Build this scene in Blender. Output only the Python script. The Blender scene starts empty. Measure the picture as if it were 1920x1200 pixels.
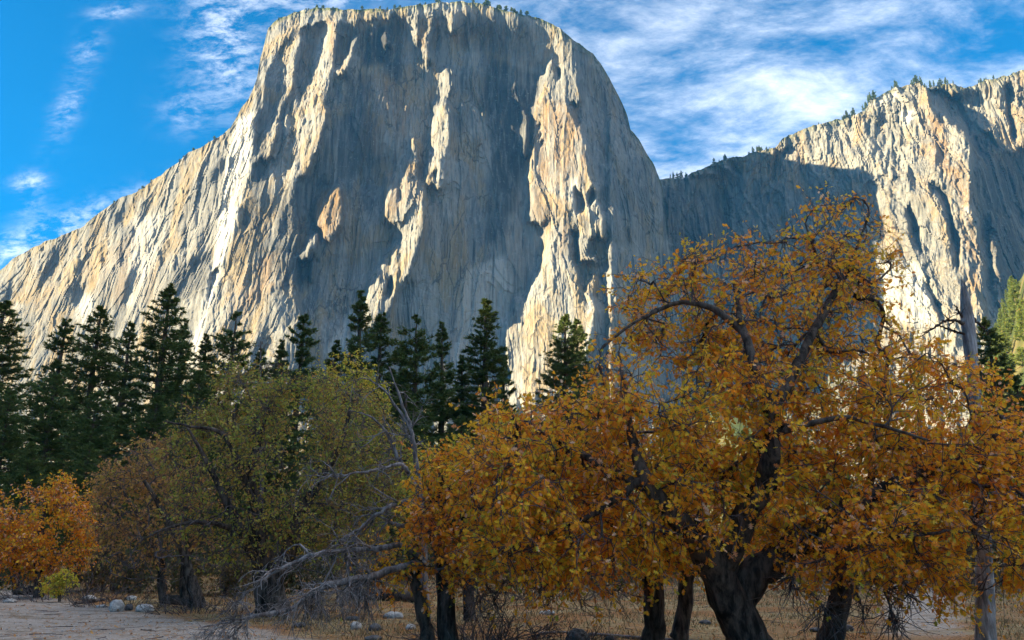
import bpy, math, random
import numpy as np

# ------------------------------------------------------------------ camera, sky, sun, exposure
scene = bpy.context.scene
COL = scene.collection
FOCAL = 28.0
FPX = 1920 * FOCAL / 36.0
CAM = np.array((0.0, 0.0, 1.7))
PITCH = math.atan((1035 - 600) / FPX)

cam_data = bpy.data.cameras.new('camera')
cam_data.lens = FOCAL
cam_data.sensor_width = 36.0
cam_data.clip_start = 0.1
cam_data.clip_end = 20000
cam = bpy.data.objects.new('camera', cam_data)
cam.location = CAM
cam.rotation_euler = (math.pi / 2 + PITCH, 0, 0)
COL.objects.link(cam)
scene.camera = cam

SUN_A = math.radians(11.0)      # light comes from the left and a little from behind the camera
SUN_E = math.radians(21.5)
SUN_DIR = np.array((-math.cos(SUN_A) * math.cos(SUN_E), -math.sin(SUN_A) * math.cos(SUN_E), math.sin(SUN_E)))

sun_data = bpy.data.lights.new('sun', 'SUN')
sun_data.energy = 5.0
sun_data.angle = math.radians(0.5)
sun_data.color = (1.0, 0.84, 0.52)
sun = bpy.data.objects.new('sun', sun_data)
COL.objects.link(sun)
from mathutils import Vector
sun.rotation_euler = Vector(SUN_DIR).to_track_quat('Z', 'Y').to_euler()
sun.location = (-200, -50, 200)

scene.view_settings.view_transform = 'Standard'
scene.view_settings.look = 'None'
scene.view_settings.gamma = 1.0
scene.view_settings.use_curve_mapping = False
scene.view_settings.exposure = 2.6
scene.cycles.max_bounces = 8
scene.cycles.diffuse_bounces = 6
scene.cycles.glossy_bounces = 2
scene.cycles.transmission_bounces = 6
scene.cycles.transparent_max_bounces = 4
scene.cycles.caustics_reflective = False
scene.cycles.caustics_refractive = False


class NT:
    """small helper round a node tree"""
    def __init__(s, tree):
        s.t = tree
        s.n = tree.nodes
        s.n.clear()

    def add(s, kind, **kw):
        nd = s.n.new(kind)
        for k, v in kw.items():
            setattr(nd, k, v)
        return nd

    def put(s, sock, v):
        if isinstance(v, bpy.types.NodeSocket):
            s.t.links.new(v, sock)
        elif v is not None:
            sock.default_value = v

    def math(s, op, a, b=None, c=None, clamp=False):
        nd = s.add('ShaderNodeMath', operation=op, use_clamp=clamp)
        for i, v in enumerate((a, b, c)):
            if v is not None:
                s.put(nd.inputs[i], v)
        return nd.outputs[0]

    def vmath(s, op, a, b=None):
        nd = s.add('ShaderNodeVectorMath', operation=op)
        s.put(nd.inputs[0], a)
        if b is not None:
            s.put(nd.inputs[1], b)
        return nd.outputs[0]

    def noise(s, vec, scale, detail=4, rough=0.55, dist=0.0):
        nd = s.add('ShaderNodeTexNoise')
        s.put(nd.inputs['Vector'], vec)
        nd.inputs['Scale'].default_value = scale
        nd.inputs['Detail'].default_value = detail
        nd.inputs['Roughness'].default_value = rough
        nd.inputs['Distortion'].default_value = dist
        return nd.outputs[0]

    def mapping(s, vec, loc=(0, 0, 0), rot=(0, 0, 0), sc=(1, 1, 1)):
        nd = s.add('ShaderNodeMapping')
        s.put(nd.inputs[0], vec)
        nd.inputs[1].default_value = loc
        nd.inputs[2].default_value = rot
        nd.inputs[3].default_value = sc
        return nd.outputs[0]

    def ramp(s, fac, stops, interp='LINEAR'):
        nd = s.add('ShaderNodeValToRGB')
        cr = nd.color_ramp
        cr.interpolation = interp
        while len(cr.elements) < len(stops):
            cr.elements.new(0.5)
        for e, (p, c) in zip(cr.elements, stops):
            e.position = p
            e.color = (c[0], c[1], c[2], 1) if hasattr(c, '__len__') else (c, c, c, 1)
        s.put(nd.inputs[0], fac)
        return nd.outputs[0]

    def mix(s, fac, a, b, blend='MIX'):
        nd = s.add('ShaderNodeMix', data_type='RGBA', blend_type=blend)
        s.put(nd.inputs[0], fac)
        for i, v in ((6, a), (7, b)):
            if isinstance(v, tuple):
                v = (v[0], v[1], v[2], 1)
            s.put(nd.inputs[i], v)
        return nd.outputs[2]

    def smooth(s, v, a, b):
        nd = s.add('ShaderNodeMapRange', interpolation_type='SMOOTHSTEP')
        s.put(nd.inputs[0], v)
        nd.inputs[1].default_value = a
        nd.inputs[2].default_value = b
        return nd.outputs[0]


world = bpy.data.worlds.new('World')
scene.world = world
world.use_nodes = True


def build_world():
    N = NT(world.node_tree)
    sky = N.add('ShaderNodeTexSky', sky_type='NISHITA')
    sky.sun_disc = False
    sky.sun_elevation = SUN_E
    sky.sun_rotation = math.atan2(SUN_DIR[0], SUN_DIR[1])
    sky.altitude = 3200
    sky.air_density = 1.0
    sky.dust_density = 0.2
    sky.ozone_density = 2.2
    hs = N.add('ShaderNodeHueSaturation')
    hs.inputs['Hue'].default_value = 0.492
    hs.inputs['Saturation'].default_value = 1.95
    hs.inputs['Value'].default_value = 0.86
    N.put(hs.inputs['Color'], sky.outputs[0])
    tc = N.add('ShaderNodeTexCoord').outputs['Generated']
    sep = N.add('ShaderNodeSeparateXYZ')
    N.put(sep.inputs[0], tc)
    X, Y, Z = sep.outputs
    # cirrus sheet: direction met with a flat layer overhead
    zz = N.math('ADD', N.math('MAXIMUM', Z, 0.0), 0.12)
    comb = N.add('ShaderNodeCombineXYZ')
    N.put(comb.inputs[0], N.math('DIVIDE', X, zz))
    N.put(comb.inputs[1], N.math('DIVIDE', Y, zz))
    P = comb.outputs[0]
    warp = N.add('ShaderNodeTexNoise')
    N.put(warp.inputs['Vector'], P)
    warp.inputs['Scale'].default_value = 1.3
    warp.inputs['Detail'].default_value = 3
    Pw = N.vmath('ADD', P, N.vmath('MULTIPLY', N.vmath('SUBTRACT', warp.outputs['Color'], (0.5, 0.5, 0.5)), (0.25, 0.25, 0)))
    big = N.noise(N.mapping(Pw, rot=(0, 0, math.radians(38)), sc=(1.0, 1.5, 1)), 1.3, 4, 0.55)
    mid = N.noise(N.mapping(Pw, rot=(0, 0, math.radians(42)), sc=(1.0, 1.5, 1)), 4.6, 7, 0.6, 0.0)
    fine = N.noise(N.mapping(Pw, rot=(0, 0, math.radians(48)), sc=(1.0, 1.7, 1)), 19.0, 8, 0.7)
    # more cloud towards the right, clear left; unseen overhead cloud added as fill light
    az = N.math('ADD', X, N.math('MULTIPLY', Z, 0.35))
    cover = N.smooth(N.math('ADD', az, N.math('MULTIPLY', Y, 0.15)), 0.04, 0.36)
    dens = N.math('ADD', N.math('ADD', N.math('MULTIPLY', big, 0.50), N.math('MULTIPLY', mid, 0.50)), N.math('MULTIPLY', fine, 0.26))
    dens = N.math('ADD', dens, N.math('MULTIPLY', N.smooth(Z, 0.58, 0.85), 0.30))  # thickens cloud above the frame, added to brighten the shaded foreground
    c1 = N.smooth(dens, 0.52, 0.96)
    c1 = N.math('MULTIPLY', c1, cover)
    # separate wisps in the clear part of the sky: (u, v) = direction, size, strength
    U = N.math('DIVIDE', X, N.math('MAXIMUM', Y, 0.05))
    V = N.math('DIVIDE', Z, N.math('MAXIMUM', Y, 0.05))
    front = N.smooth(Y, 0.05, 0.15)
    tot = None
    for (px, py, rx, ry, rot, amp) in WISPS:
        d = ray(px, py)
        u0, v0 = d[0] / d[1], d[2] / d[1]
        k = 1.12 / FPX
        du = N.math('SUBTRACT', U, u0)
        dv = N.math('SUBTRACT', V, v0)
        cr, sr = math.cos(math.radians(rot)), math.sin(math.radians(rot))
        a = N.math('DIVIDE', N.math('ADD', N.math('MULTIPLY', du, cr), N.math('MULTIPLY', dv, sr)), rx * k)
        b = N.math('DIVIDE', N.math('SUBTRACT', N.math('MULTIPLY', dv, cr), N.math('MULTIPLY', du, sr)), ry * k)
        g = N.math('EXPONENT', N.math('MULTIPLY', N.math('ADD', N.math('MULTIPLY', a, a), N.math('MULTIPLY', b, b)), -1.0))
        g = N.math('MULTIPLY', g, amp)
        tot = g if tot is None else N.math('ADD', tot, g)
    cuv = N.add('ShaderNodeCombineXYZ')
    N.put(cuv.inputs[0], U)
    N.put(cuv.inputs[1], V)
    wn = N.noise(N.mapping(cuv.outputs[0], rot=(0, 0, math.radians(-35)), sc=(1.0, 2.0, 1)), 17.0, 10, 0.72, 0.2)
    c2 = N.math('MULTIPLY', N.math('MULTIPLY', tot, N.smooth(wn, 0.40, 0.68)), front)
    cloud = N.math('MAXIMUM', N.math('MULTIPLY', c1, N.math('ADD', 0.72, N.math('MULTIPLY', N.smooth(Z, 0.58, 0.8), 0.24))), N.math('MINIMUM', N.math('MULTIPLY', c2, 0.5), 0.6))
    bg1 = N.add('ShaderNodeBackground')
    N.put(bg1.inputs[0], hs.outputs[0])
    bg1.inputs[1].default_value = SKY_STRENGTH
    bg2 = N.add('ShaderNodeBackground')
    bg2.inputs[0].default_value = (0.97, 0.97, 1.0, 1)
    bg2.inputs[1].default_value = CLOUD_STRENGTH
    ms = N.add('ShaderNodeMixShader')
    N.put(ms.inputs[0], cloud)
    N.put(ms.inputs[1], bg1.outputs[0])
    N.put(ms.inputs[2], bg2.outputs[0])
    out = N.add('ShaderNodeOutputWorld')
    N.put(out.inputs[0], ms.outputs[0])


SKY_STRENGTH = 0.05
CLOUD_STRENGTH = 0.40
# wisps of cloud in the clear sky, as pixel directions of the photograph
WISPS = [(215, 22, 45, 15, 8, 0.6), (165, 95, 26, 45, -10, 0.45), (125, 205, 24, 60, -12, 0.5), (55, 342, 28, 20, 0, 0.8),
         (55, 385, 30, 26, 0, 0.4), (430, 110, 70, 120, 20, 0.75), (345, 210, 45, 40, -35, 0.4), (420, 40, 60, 55, 0, 0.4),
         (110, 425, 190, 26, 24, 0.7), (0, 480, 150, 30, 14, 0.6), (600, -30, 200, 60, 0, 1.0)]


# ------------------------------------------------------------------ projection and mesh helpers
FWD = np.array((0, math.cos(PITCH), math.sin(PITCH)))
UPV = np.array((0, -math.sin(PITCH), math.cos(PITCH)))


def ray(px, py):
    a = (np.asarray(px, float) - 960) / FPX
    b = -(np.asarray(py, float) - 600) / FPX
    return np.stack([a, FWD[1] + b * UPV[1] + 0 * a, FWD[2] + b * UPV[2] + 0 * a], -1)


def at(px, py, Y):
    """world point seen in direction of a photograph pixel at horizontal depth Y"""
    d = ray(px, py)
    return CAM + d * (np.asarray(Y, float) / d[..., 1])[..., None]


def on_ground(px, Y):
    """point on flat ground at depth Y below a pixel column (column measured at the horizon)"""
    return np.array(((px - 960) / FPX * Y / math.cos(PITCH) * (1 / (1 + math.tan(PITCH) ** 2)) / math.cos(PITCH) ** 0, Y, 0.0))


build_world()


def smoothstep(a, b, x):
    t = np.clip((x - a) / (b - a), 0, 1)
    return t * t * (3 - 2 * t)


def _hash(ix, iy, seed):
    h = (ix.astype(np.int64) * 374761393 + iy.astype(np.int64) * 668265263 + seed * 974711) & 0xffffffff
    h = ((h ^ (h >> 13)) * 1274126177) & 0xffffffff
    h = ((h ^ (h >> 16)) * 2246822519) & 0xffffffff
    return (h ^ (h >> 15)) & 0xffffffff


def hashf(ix, iy, seed):
    return _hash(ix, iy, seed) / 4294967296.0


def perlin(x, y, seed=0):
    xi, yi = np.floor(x), np.floor(y)
    xf, yf = x - xi, y - yi
    u = xf * xf * xf * (xf * (xf * 6 - 15) + 10)
    v = yf * yf * yf * (yf * (yf * 6 - 15) + 10)

    def g(dx, dy):
        a = hashf(xi + dx, yi + dy, seed) * 2 * math.pi
        return np.cos(a) * (xf - dx) + np.sin(a) * (yf - dy)
    a = g(0, 0) * (1 - u) + g(1, 0) * u
    b = g(0, 1) * (1 - u) + g(1, 1) * u
    return (a * (1 - v) + b * v) * 1.5


def fbm(x, y, seed=0, octv=4, gain=0.5, lac=2.03):
    s, amp = 0, 1.0
    for o in range(octv):
        s = s + amp * perlin(x, y, seed + o * 17)
        x, y, amp = x * lac + 3.1, y * lac + 1.7, amp * gain
    return s


def worley(x, y, seed=0):
    """cell value, tilt pair inside the cell, distance to the cell's edge"""
    xi, yi = np.floor(x), np.floor(y)
    f1 = np.full(x.shape, 9.0)
    f2 = np.full(x.shape, 9.0)
    val = np.zeros(x.shape)
    tx = np.zeros(x.shape)
    ty = np.zeros(x.shape)
    for dx in (-1, 0, 1):
        for dy in (-1, 0, 1):
            cx, cy = xi + dx, yi + dy
            ox = cx + hashf(cx, cy, seed) - x
            oy = cy + hashf(cx, cy, seed + 1) - y
            d = ox * ox + oy * oy
            near = d < f1
            f2 = np.where(near, f1, np.minimum(f2, d))
            f1 = np.where(near, d, f1)
            val = np.where(near, hashf(cx, cy, seed + 2) - 0.5, val)
            tx = np.where(near, (hashf(cx, cy, seed + 3) - 0.5) * -ox, tx)
            ty = np.where(near, (hashf(cx, cy, seed + 4) - 0.5) * -oy, ty)
    return val, tx, ty, np.sqrt(f2) - np.sqrt(f1)


def mesh_np(name, verts, quads=None, tris=None, smooth=False, attrs=None):
    """mesh from numpy arrays (verts Nx3, quads Mx4, tris Kx3)"""
    me = bpy.data.meshes.new(name)
    verts = np.asarray(verts, np.float32)
    parts, sizes = [], []
    if quads is not None and len(quads):
        parts.append(np.asarray(quads, np.int32).ravel())
        sizes.append(np.full(len(quads), 4, np.int32))
    if tris is not None and len(tris):
        parts.append(np.asarray(tris, np.int32).ravel())
        sizes.append(np.full(len(tris), 3, np.int32))
    loops = np.concatenate(parts)
    sizes = np.concatenate(sizes)
    starts = np.concatenate([[0], np.cumsum(sizes)[:-1]]).astype(np.int32)
    me.vertices.add(len(verts))
    me.vertices.foreach_set('co', verts.ravel())
    me.loops.add(len(loops))
    me.loops.foreach_set('vertex_index', loops)
    me.polygons.add(len(sizes))
    me.polygons.foreach_set('loop_start', starts)
    if smooth:
        me.polygons.foreach_set('use_smooth', np.ones(len(sizes), bool))
    me.update(calc_edges=True)
    for k, v in (attrs or {}).items():
        a = me.attributes.new(k, 'FLOAT', 'POINT')
        a.data.foreach_set('value', np.asarray(v, np.float32).ravel())
    return me


def obj(name, me, mat=None, parent=None, loc=None, **props):
    o = bpy.data.objects.new(name, me)
    COL.objects.link(o)
    if me is not None and mat is not None and not me.materials:
        me.materials.append(mat)
    if parent is not None:
        o.parent = parent
    if loc is not None:
        o.location = loc
    for k, v in props.items():
        o[k] = v
    return o


def material(name):
    m = bpy.data.materials.new(name)
    m.use_nodes = True
    N = NT(m.node_tree)
    out = N.add('ShaderNodeOutputMaterial')
    return m, N, out


def principled(N, out, color, rough=0.9, normal=None, spec=0.2):
    b = N.add('ShaderNodeBsdfPrincipled')
    N.put(b.inputs['Base Color'], color if not isinstance(color, tuple) else (*color, 1))
    N.put(b.inputs['Roughness'], rough)
    b.inputs['Specular IOR Level'].default_value = spec
    if normal is not None:
        N.put(b.inputs['Normal'], normal)
    N.put(out.inputs[0], b.outputs[0])
    return b


def bump(N, h, strength=0.5, dist=1.0):
    b = N.add('ShaderNodeBump')
    b.inputs['Strength'].default_value = strength
    b.inputs['Distance'].default_value = dist
    N.put(b.inputs['Height'], h)
    return b.outputs[0]


def wpos(N):
    return N.add('ShaderNodeNewGeometry').outputs['Position']


def attr(N, name):
    return N.add('ShaderNodeAttribute', attribute_name=name).outputs['Fac']

# ------------------------------------------------------------------ granite
def granite_material(name, rock_a, rock_b, warm, grey, seed):
    m, N, out = material(name)
    P = wpos(N)
    P = N.vmath('ADD', P, (seed * 137.0, seed * 71.0, 0))
    n1 = N.noise(N.mapping(P, sc=(1, 0.6, 0.28)), 0.013, 6, 0.6, 0.8)           # broad patches
    n2 = N.noise(N.mapping(P, sc=(1, 0.6, 0.07)), 0.075, 6, 0.62, 0.5)            # hanging streaks
    n3 = N.noise(N.mapping(P, sc=(1, 0.6, 0.035)), 0.22, 4, 0.6)                  # thin streaks
    n4 = N.noise(P, 0.25, 6, 0.68)                                               # grain
    n5 = N.noise(N.mapping(P, loc=(300, 0, 90), sc=(1, 0.6, 0.35)), 0.02, 6, 0.62, 1.2)
    col = N.mix(N.smooth(n1, 0.38, 0.62), (*rock_a,), (*rock_b,))  # the rock's own two base tones in broad patches
    col = N.mix(N.math('MULTIPLY', N.smooth(n5, 0.47, 0.62), 0.85), col, (*warm,))
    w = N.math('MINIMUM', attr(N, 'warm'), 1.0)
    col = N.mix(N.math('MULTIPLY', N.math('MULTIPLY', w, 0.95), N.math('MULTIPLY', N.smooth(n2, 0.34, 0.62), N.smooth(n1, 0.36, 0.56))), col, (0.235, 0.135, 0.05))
    streak = N.math('MULTIPLY', N.smooth(n2, 0.52, 0.70), N.smooth(n5, 0.62, 0.40))
    col = N.mix(N.math('MULTIPLY', streak, 0.75), col, (*grey,))
    col = N.mix(N.math('MULTIPLY', N.smooth(n3, 0.53, 0.66), 0.5), col, (0.045, 0.045, 0.048))
    n6 = N.noise(N.mapping(P, loc=(77, 0, 9), sc=(1, 0.6, 0.02)), 0.42, 4, 0.6)
    col = N.mix(N.math('MULTIPLY', N.smooth(n6, 0.54, 0.66), 0.38), col, (0.32, 0.31, 0.30))
    col = N.mix(N.math('MULTIPLY', N.smooth(n6, 0.46, 0.34), 0.32), col, (0.06, 0.058, 0.056))
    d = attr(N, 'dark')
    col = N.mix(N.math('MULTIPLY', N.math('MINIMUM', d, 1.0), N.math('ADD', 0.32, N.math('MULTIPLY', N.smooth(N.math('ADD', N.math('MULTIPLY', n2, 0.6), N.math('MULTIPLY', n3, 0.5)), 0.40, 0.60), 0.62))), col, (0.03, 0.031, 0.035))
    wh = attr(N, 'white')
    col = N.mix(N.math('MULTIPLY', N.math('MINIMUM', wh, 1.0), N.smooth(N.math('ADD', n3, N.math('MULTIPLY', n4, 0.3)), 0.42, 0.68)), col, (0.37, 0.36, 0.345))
    col = N.mix(N.smooth(n4, 0.60, 0.75), col, N.mix(0.5, col, (0.065, 0.062, 0.06)))
    col = N.mix(N.smooth(n4, 0.42, 0.30), col, N.mix(0.45, col, (0.33, 0.32, 0.30)))
    wn = N.add('ShaderNodeTexNoise')
    N.put(wn.inputs['Vector'], P)
    wn.inputs['Scale'].default_value = 0.05
    wn.inputs['Detail'].default_value = 5
    vor = N.add('ShaderNodeTexVoronoi', feature='DISTANCE_TO_EDGE')
    N.put(vor.inputs['Vector'], N.vmath('ADD', N.mapping(P, sc=(1, 0.5, 0.16)), N.vmath('MULTIPLY', wn.outputs['Color'], (14, 8, 6))))
    vor.inputs['Scale'].default_value = 0.055
    crack = N.math('MULTIPLY', N.smooth(vor.outputs['Distance'], 0.035, 0.0), N.smooth(n5, 0.40, 0.55))
    col = N.mix(N.math('MULTIPLY', crack, 0.75), col, (0.05, 0.048, 0.045))
    col = N.mix(1.0, col, (0.83, 0.83, 0.83), 'MULTIPLY')
    veg = attr(N, 'veg')
    vn = N.noise(P, 0.045, 8, 0.75)
    col = N.mix(N.math('MULTIPLY', veg, N.smooth(vn, 0.40, 0.55)), col, (0.045, 0.055, 0.02))
    h = N.math('ADD', N.math('MULTIPLY', n3, 1.6), N.math('ADD', N.math('MULTIPLY', n4, 1.8), N.math('MULTIPLY', N.noise(P, 0.8, 5, 0.7), 0.7)))
    principled(N, out, col, 0.95, bump(N, h, 0.7, 0.8), 0.1)
    return m


def poly_mask(gx, gy, pts):
    pts = np.asarray(pts, float)
    ins = np.zeros(gx.shape, bool)
    x0, y0 = pts[-1]
    for x1, y1 in pts:
        c = (y0 > gy) != (y1 > gy)
        with np.errstate(divide='ignore', invalid='ignore'):
            xs = (x1 - x0) * (gy - y0) / (y1 - y0 + 1e-9) + x0
        ins ^= c & (gx < xs)
        x0, y0 = x1, y1
    return ins.astype(float)


def blur(a, n=1):
    for _ in range(n):
        p = np.pad(a, 1, mode='edge')
        a = (p[:-2, 1:-1] + 2 * p[1:-1, 1:-1] + p[2:, 1:-1]) / 4
        p = np.pad(a, 1, mode='edge')
        a = (p[1:-1, :-2] + 2 * p[1:-1, 1:-1] + p[1:-1, 2:]) / 4
    return a


def relief(GX, GY, S, FZ, YREF, wx, wz, mu):
    """depth field whose sideways slope follows S and upward slope follows FZ, held near YREF"""
    d = ray(GX, GY)
    step_x, step_y = GX[0, 1] - GX[0, 0], GY[1, 0] - GY[0, 0]
    dxm = YREF / (FPX * d[..., 1]) * step_x
    tan = d[..., 2] / d[..., 1]
    dzm = np.abs(np.gradient(tan, axis=0)) * YREF
    gx = S * dxm - np.gradient(YREF, axis=1)
    gy = -FZ * dzm - np.gradient(YREF, axis=0)
    n, m = GX.shape
    gxh = np.zeros((n, m + 1))
    gxh[:, 1:-1] = (gx[:, 1:] + gx[:, :-1]) / 2
    gyh = np.zeros((n + 1, m))
    gyh[1:-1] = (gy[1:] + gy[:-1]) / 2
    rhs = -(wx * (gxh[:, 1:] - gxh[:, :-1]) + wz * (gyh[1:] - gyh[:-1]))
    e = np.concatenate([rhs, rhs[::-1]], 0)
    e = np.concatenate([e, e[:, ::-1]], 1)
    F = np.fft.fft2(e)
    ky = np.fft.fftfreq(2 * n)[:, None]
    kx = np.fft.fftfreq(2 * m)[None]
    den = wx * (2 - 2 * np.cos(2 * np.pi * kx)) + wz * (2 - 2 * np.cos(2 * np.pi * ky)) + mu
    return YREF + np.real(np.fft.ifft2(F / den))[:n, :m]


def bilinear(GX, GY, A, x, y):
    fx = np.clip((x - GX[0, 0]) / (GX[0, 1] - GX[0, 0]), 0, GX.shape[1] - 1.001)
    fy = np.clip((y - GY[0, 0]) / (GY[1, 0] - GY[0, 0]), 0, GX.shape[0] - 1.001)
    i, j = fy.astype(int), fx.astype(int)
    v, u = fy - i, fx - j
    return (A[i, j] * (1 - u) * (1 - v) + A[i, j + 1] * u * (1 - v) + A[i + 1, j] * (1 - u) * v + A[i + 1, j + 1] * u * v)


def rock_noise(x, z, lean, col, seed):
    """relief in metres: flakes, corrugations, cracks; lean = sideways drift of the joints per metre of height"""
    u = x - lean * z
    wx = fbm(u / 80, z / 160, seed, 3) * 9
    wz = fbm(u / 60, z / 80, seed + 50, 3) * 20
    u, w = u + wx, z + wz
    r = np.zeros_like(x)
    for (sx, sz, a, t, s) in ((85, 330, 5.0, 9.0, 1), (34, 150, 2.6, 5.0, 2), (13, 60, 0.8, 1.3, 3)):
        v, tx, ty, e = worley(u / sx, w / sz, seed + s * 31)
        r += v * a + tx * t + ty * t * 0.6 - 0.5 * a * np.exp(-(e / 0.035) ** 2)
    patch = smoothstep(-0.25, 0.55, fbm(u / 110, w / 190, seed + 77, 3))
    v, tx, ty, e = worley(u / 17, w / 620, seed + 201)
    r += (v * 3.4 + tx * 5 + 1.6 * np.exp(-(e / 0.05) ** 2)) * (0.05 + 0.8 * patch) * col
    # sharp-edged slabs standing one behind another
    st_ = fbm(u / 55, w / 210, seed + 301, 3) * 4.0
    r += 2.3 * (np.floor(st_) + smoothstep(0.82, 1.0, st_ - np.floor(st_)))
    v, tx, ty, e = worley(u / 6.5, w / 240, seed + 202)
    r += (v * 1.0 + tx * 1.0) * (0.05 + 0.8 * patch) * col
    patch2 = smoothstep(0.0, 0.5, fbm(x / 70, z / 70, seed + 78, 3))
    v, tx, ty, e = worley((x - 0.5 * lean * z + wx) / 21, w / 36, seed + 203)
    r += (v * 2.4 + ty * 3.0) * patch2
    led = np.abs(perlin(u / 90, w / 26, seed + 9))
    r += 0.8 * np.exp(-(led / 0.05) ** 2)
    r += (0.2 + 0.9 * patch) * (0.1 + 0.9 * col) * fbm(u / 13, w / 170, seed + 5, 4) + 0.22 * fbm(x / 6, z / 9, seed + 6, 3)
    for q, (sx, sz) in enumerate(((40, 330), (24, 260))):
        cr = np.abs(perlin(u / sx, w / sz, seed + 8 + q * 5))
        r += 2.6 * np.exp(-(cr / 0.035) ** 2) * smoothstep(-0.1, 0.3, perlin(u / 120, w / 150, seed + 90 + q))
    return r


def cliff_mesh(name, cols, rows_n, top, bottom, GX, GY, YS, lean_fn, amp_fn, col_fn, masks, back, top_jit=2.0, dense_to=0.78, seed=0):
    """grid over columns; each column runs from the foot up to the rim line, then back over the top"""
    tt = np.linspace(0, 1, rows_n)
    k = 0.20                                # share of the rows given to the hidden foot
    nf = int(rows_n * k)
    tt = np.concatenate([np.linspace(0, 1 - dense_to, nf, endpoint=False), np.linspace(1 - dense_to, 1, rows_n - nf)])
    PX = np.repeat(cols[None], rows_n, 0)
    jag = top_jit * (fbm(cols / 23, cols * 0 + 0.5, seed + 3, 4) + 0.5 * np.floor(3 * fbm(cols / 11, cols * 0 + 7.5, seed + 4, 2)) / 3)
    ys = top(cols) + jag
    PY = bottom + (ys[None] - bottom) * tt[:, None]
    sx = PX + 4.5 * fbm(PX / 26, PY / 70, seed + 11, 4, 0.5)
    sy = PY + 9.0 * fbm(PX / 16, PY / 60, seed + 12, 4, 0.5)
    Y = bilinear(GX, GY, YS, sx, sy)
    p0 = at(PX, PY, Y)
    Y = Y + rock_noise(p0[..., 0], p0[..., 2], lean_fn(PX, PY), col_fn(PX, PY), seed) * amp_fn(PX, PY)
    V = at(PX, PY, Y)
    # over the rim and back
    rows = [V]
    last = V[-1].copy()
    vt = (last[:, 2] - CAM[2]) / last[:, 1]
    dd = 0
    bump_ = fbm(cols / 40, cols * 0 + 3.3, seed + 9, 3)
    for dy, drop in back:
        dd += dy
        r = last.copy()
        r[:, 0] = last[:, 0] * (1 + dd / last[:, 1] * 0.6)
        r[:, 1] += dd
        r[:, 2] += dd * vt * 0.5 - drop - 0.1 * dd + bump_ * min(4, dd * 0.05)
        rows.append(r[None])
    V = np.concatenate(rows, 0)
    n, m = V.shape[:2]
    idx = np.arange(n * m).reshape(n, m)
    q = np.stack([idx[:-1, :-1], idx[:-1, 1:], idx[1:, 1:], idx[1:, :-1]], -1).reshape(-1, 4)
    A = {}
    for key, M in masks.items():
        a = bilinear(GX, GY, M, PX, PY)
        a = np.concatenate([a] + [a[-1:] if key == 'veg' else a[-1:] * 0] * len(back), 0)
        A[key] = a.ravel()
    me = mesh_np(name, V.reshape(-1, 3), quads=q, smooth=True, attrs=A)
    me.set_sharp_from_angle(angle=math.radians(11))
    return me, V


def C(ox, oy, s, pts):
    return [(ox + x / s, oy + y / s) for x, y in pts]


# ---- the great wall: rim line (photograph pixels), then faces turned to and from the sun
EL_TOP = [(-420, 690), (-200, 600), (-60, 545), (0, 508), (25, 483), (75, 458), (117, 440), (158, 423), (188, 396), (225, 371), (267, 354),
          (300, 329), (333, 306), (354, 287), (375, 277), (417, 252), (432, 240), (454, 203), (467, 185), (482, 147), (488, 110), (497, 77),
          (503, 53), (520, 37), (547, 25), (573, 17), (600, 15), (640, 18), (700, 17), (733, 17), (763, 11), (800, 7), (833, 4), (867, 1),
          (900, 7), (930, 15), (960, 22), (1000, 32), (1033, 43), (1067, 67), (1093, 87), (1110, 100), (1127, 120), (1150, 160),
          (1167, 193), (1177, 220), (1182, 243), (1197, 260), (1213, 290), (1227, 310), (1235, 330), (1243, 356), (1250, 430), (1262, 520), (1280, 620)]


def el_top(px):
    a = np.array(EL_TOP)
    return np.interp(px, a[:, 0], a[:, 1])


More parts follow.
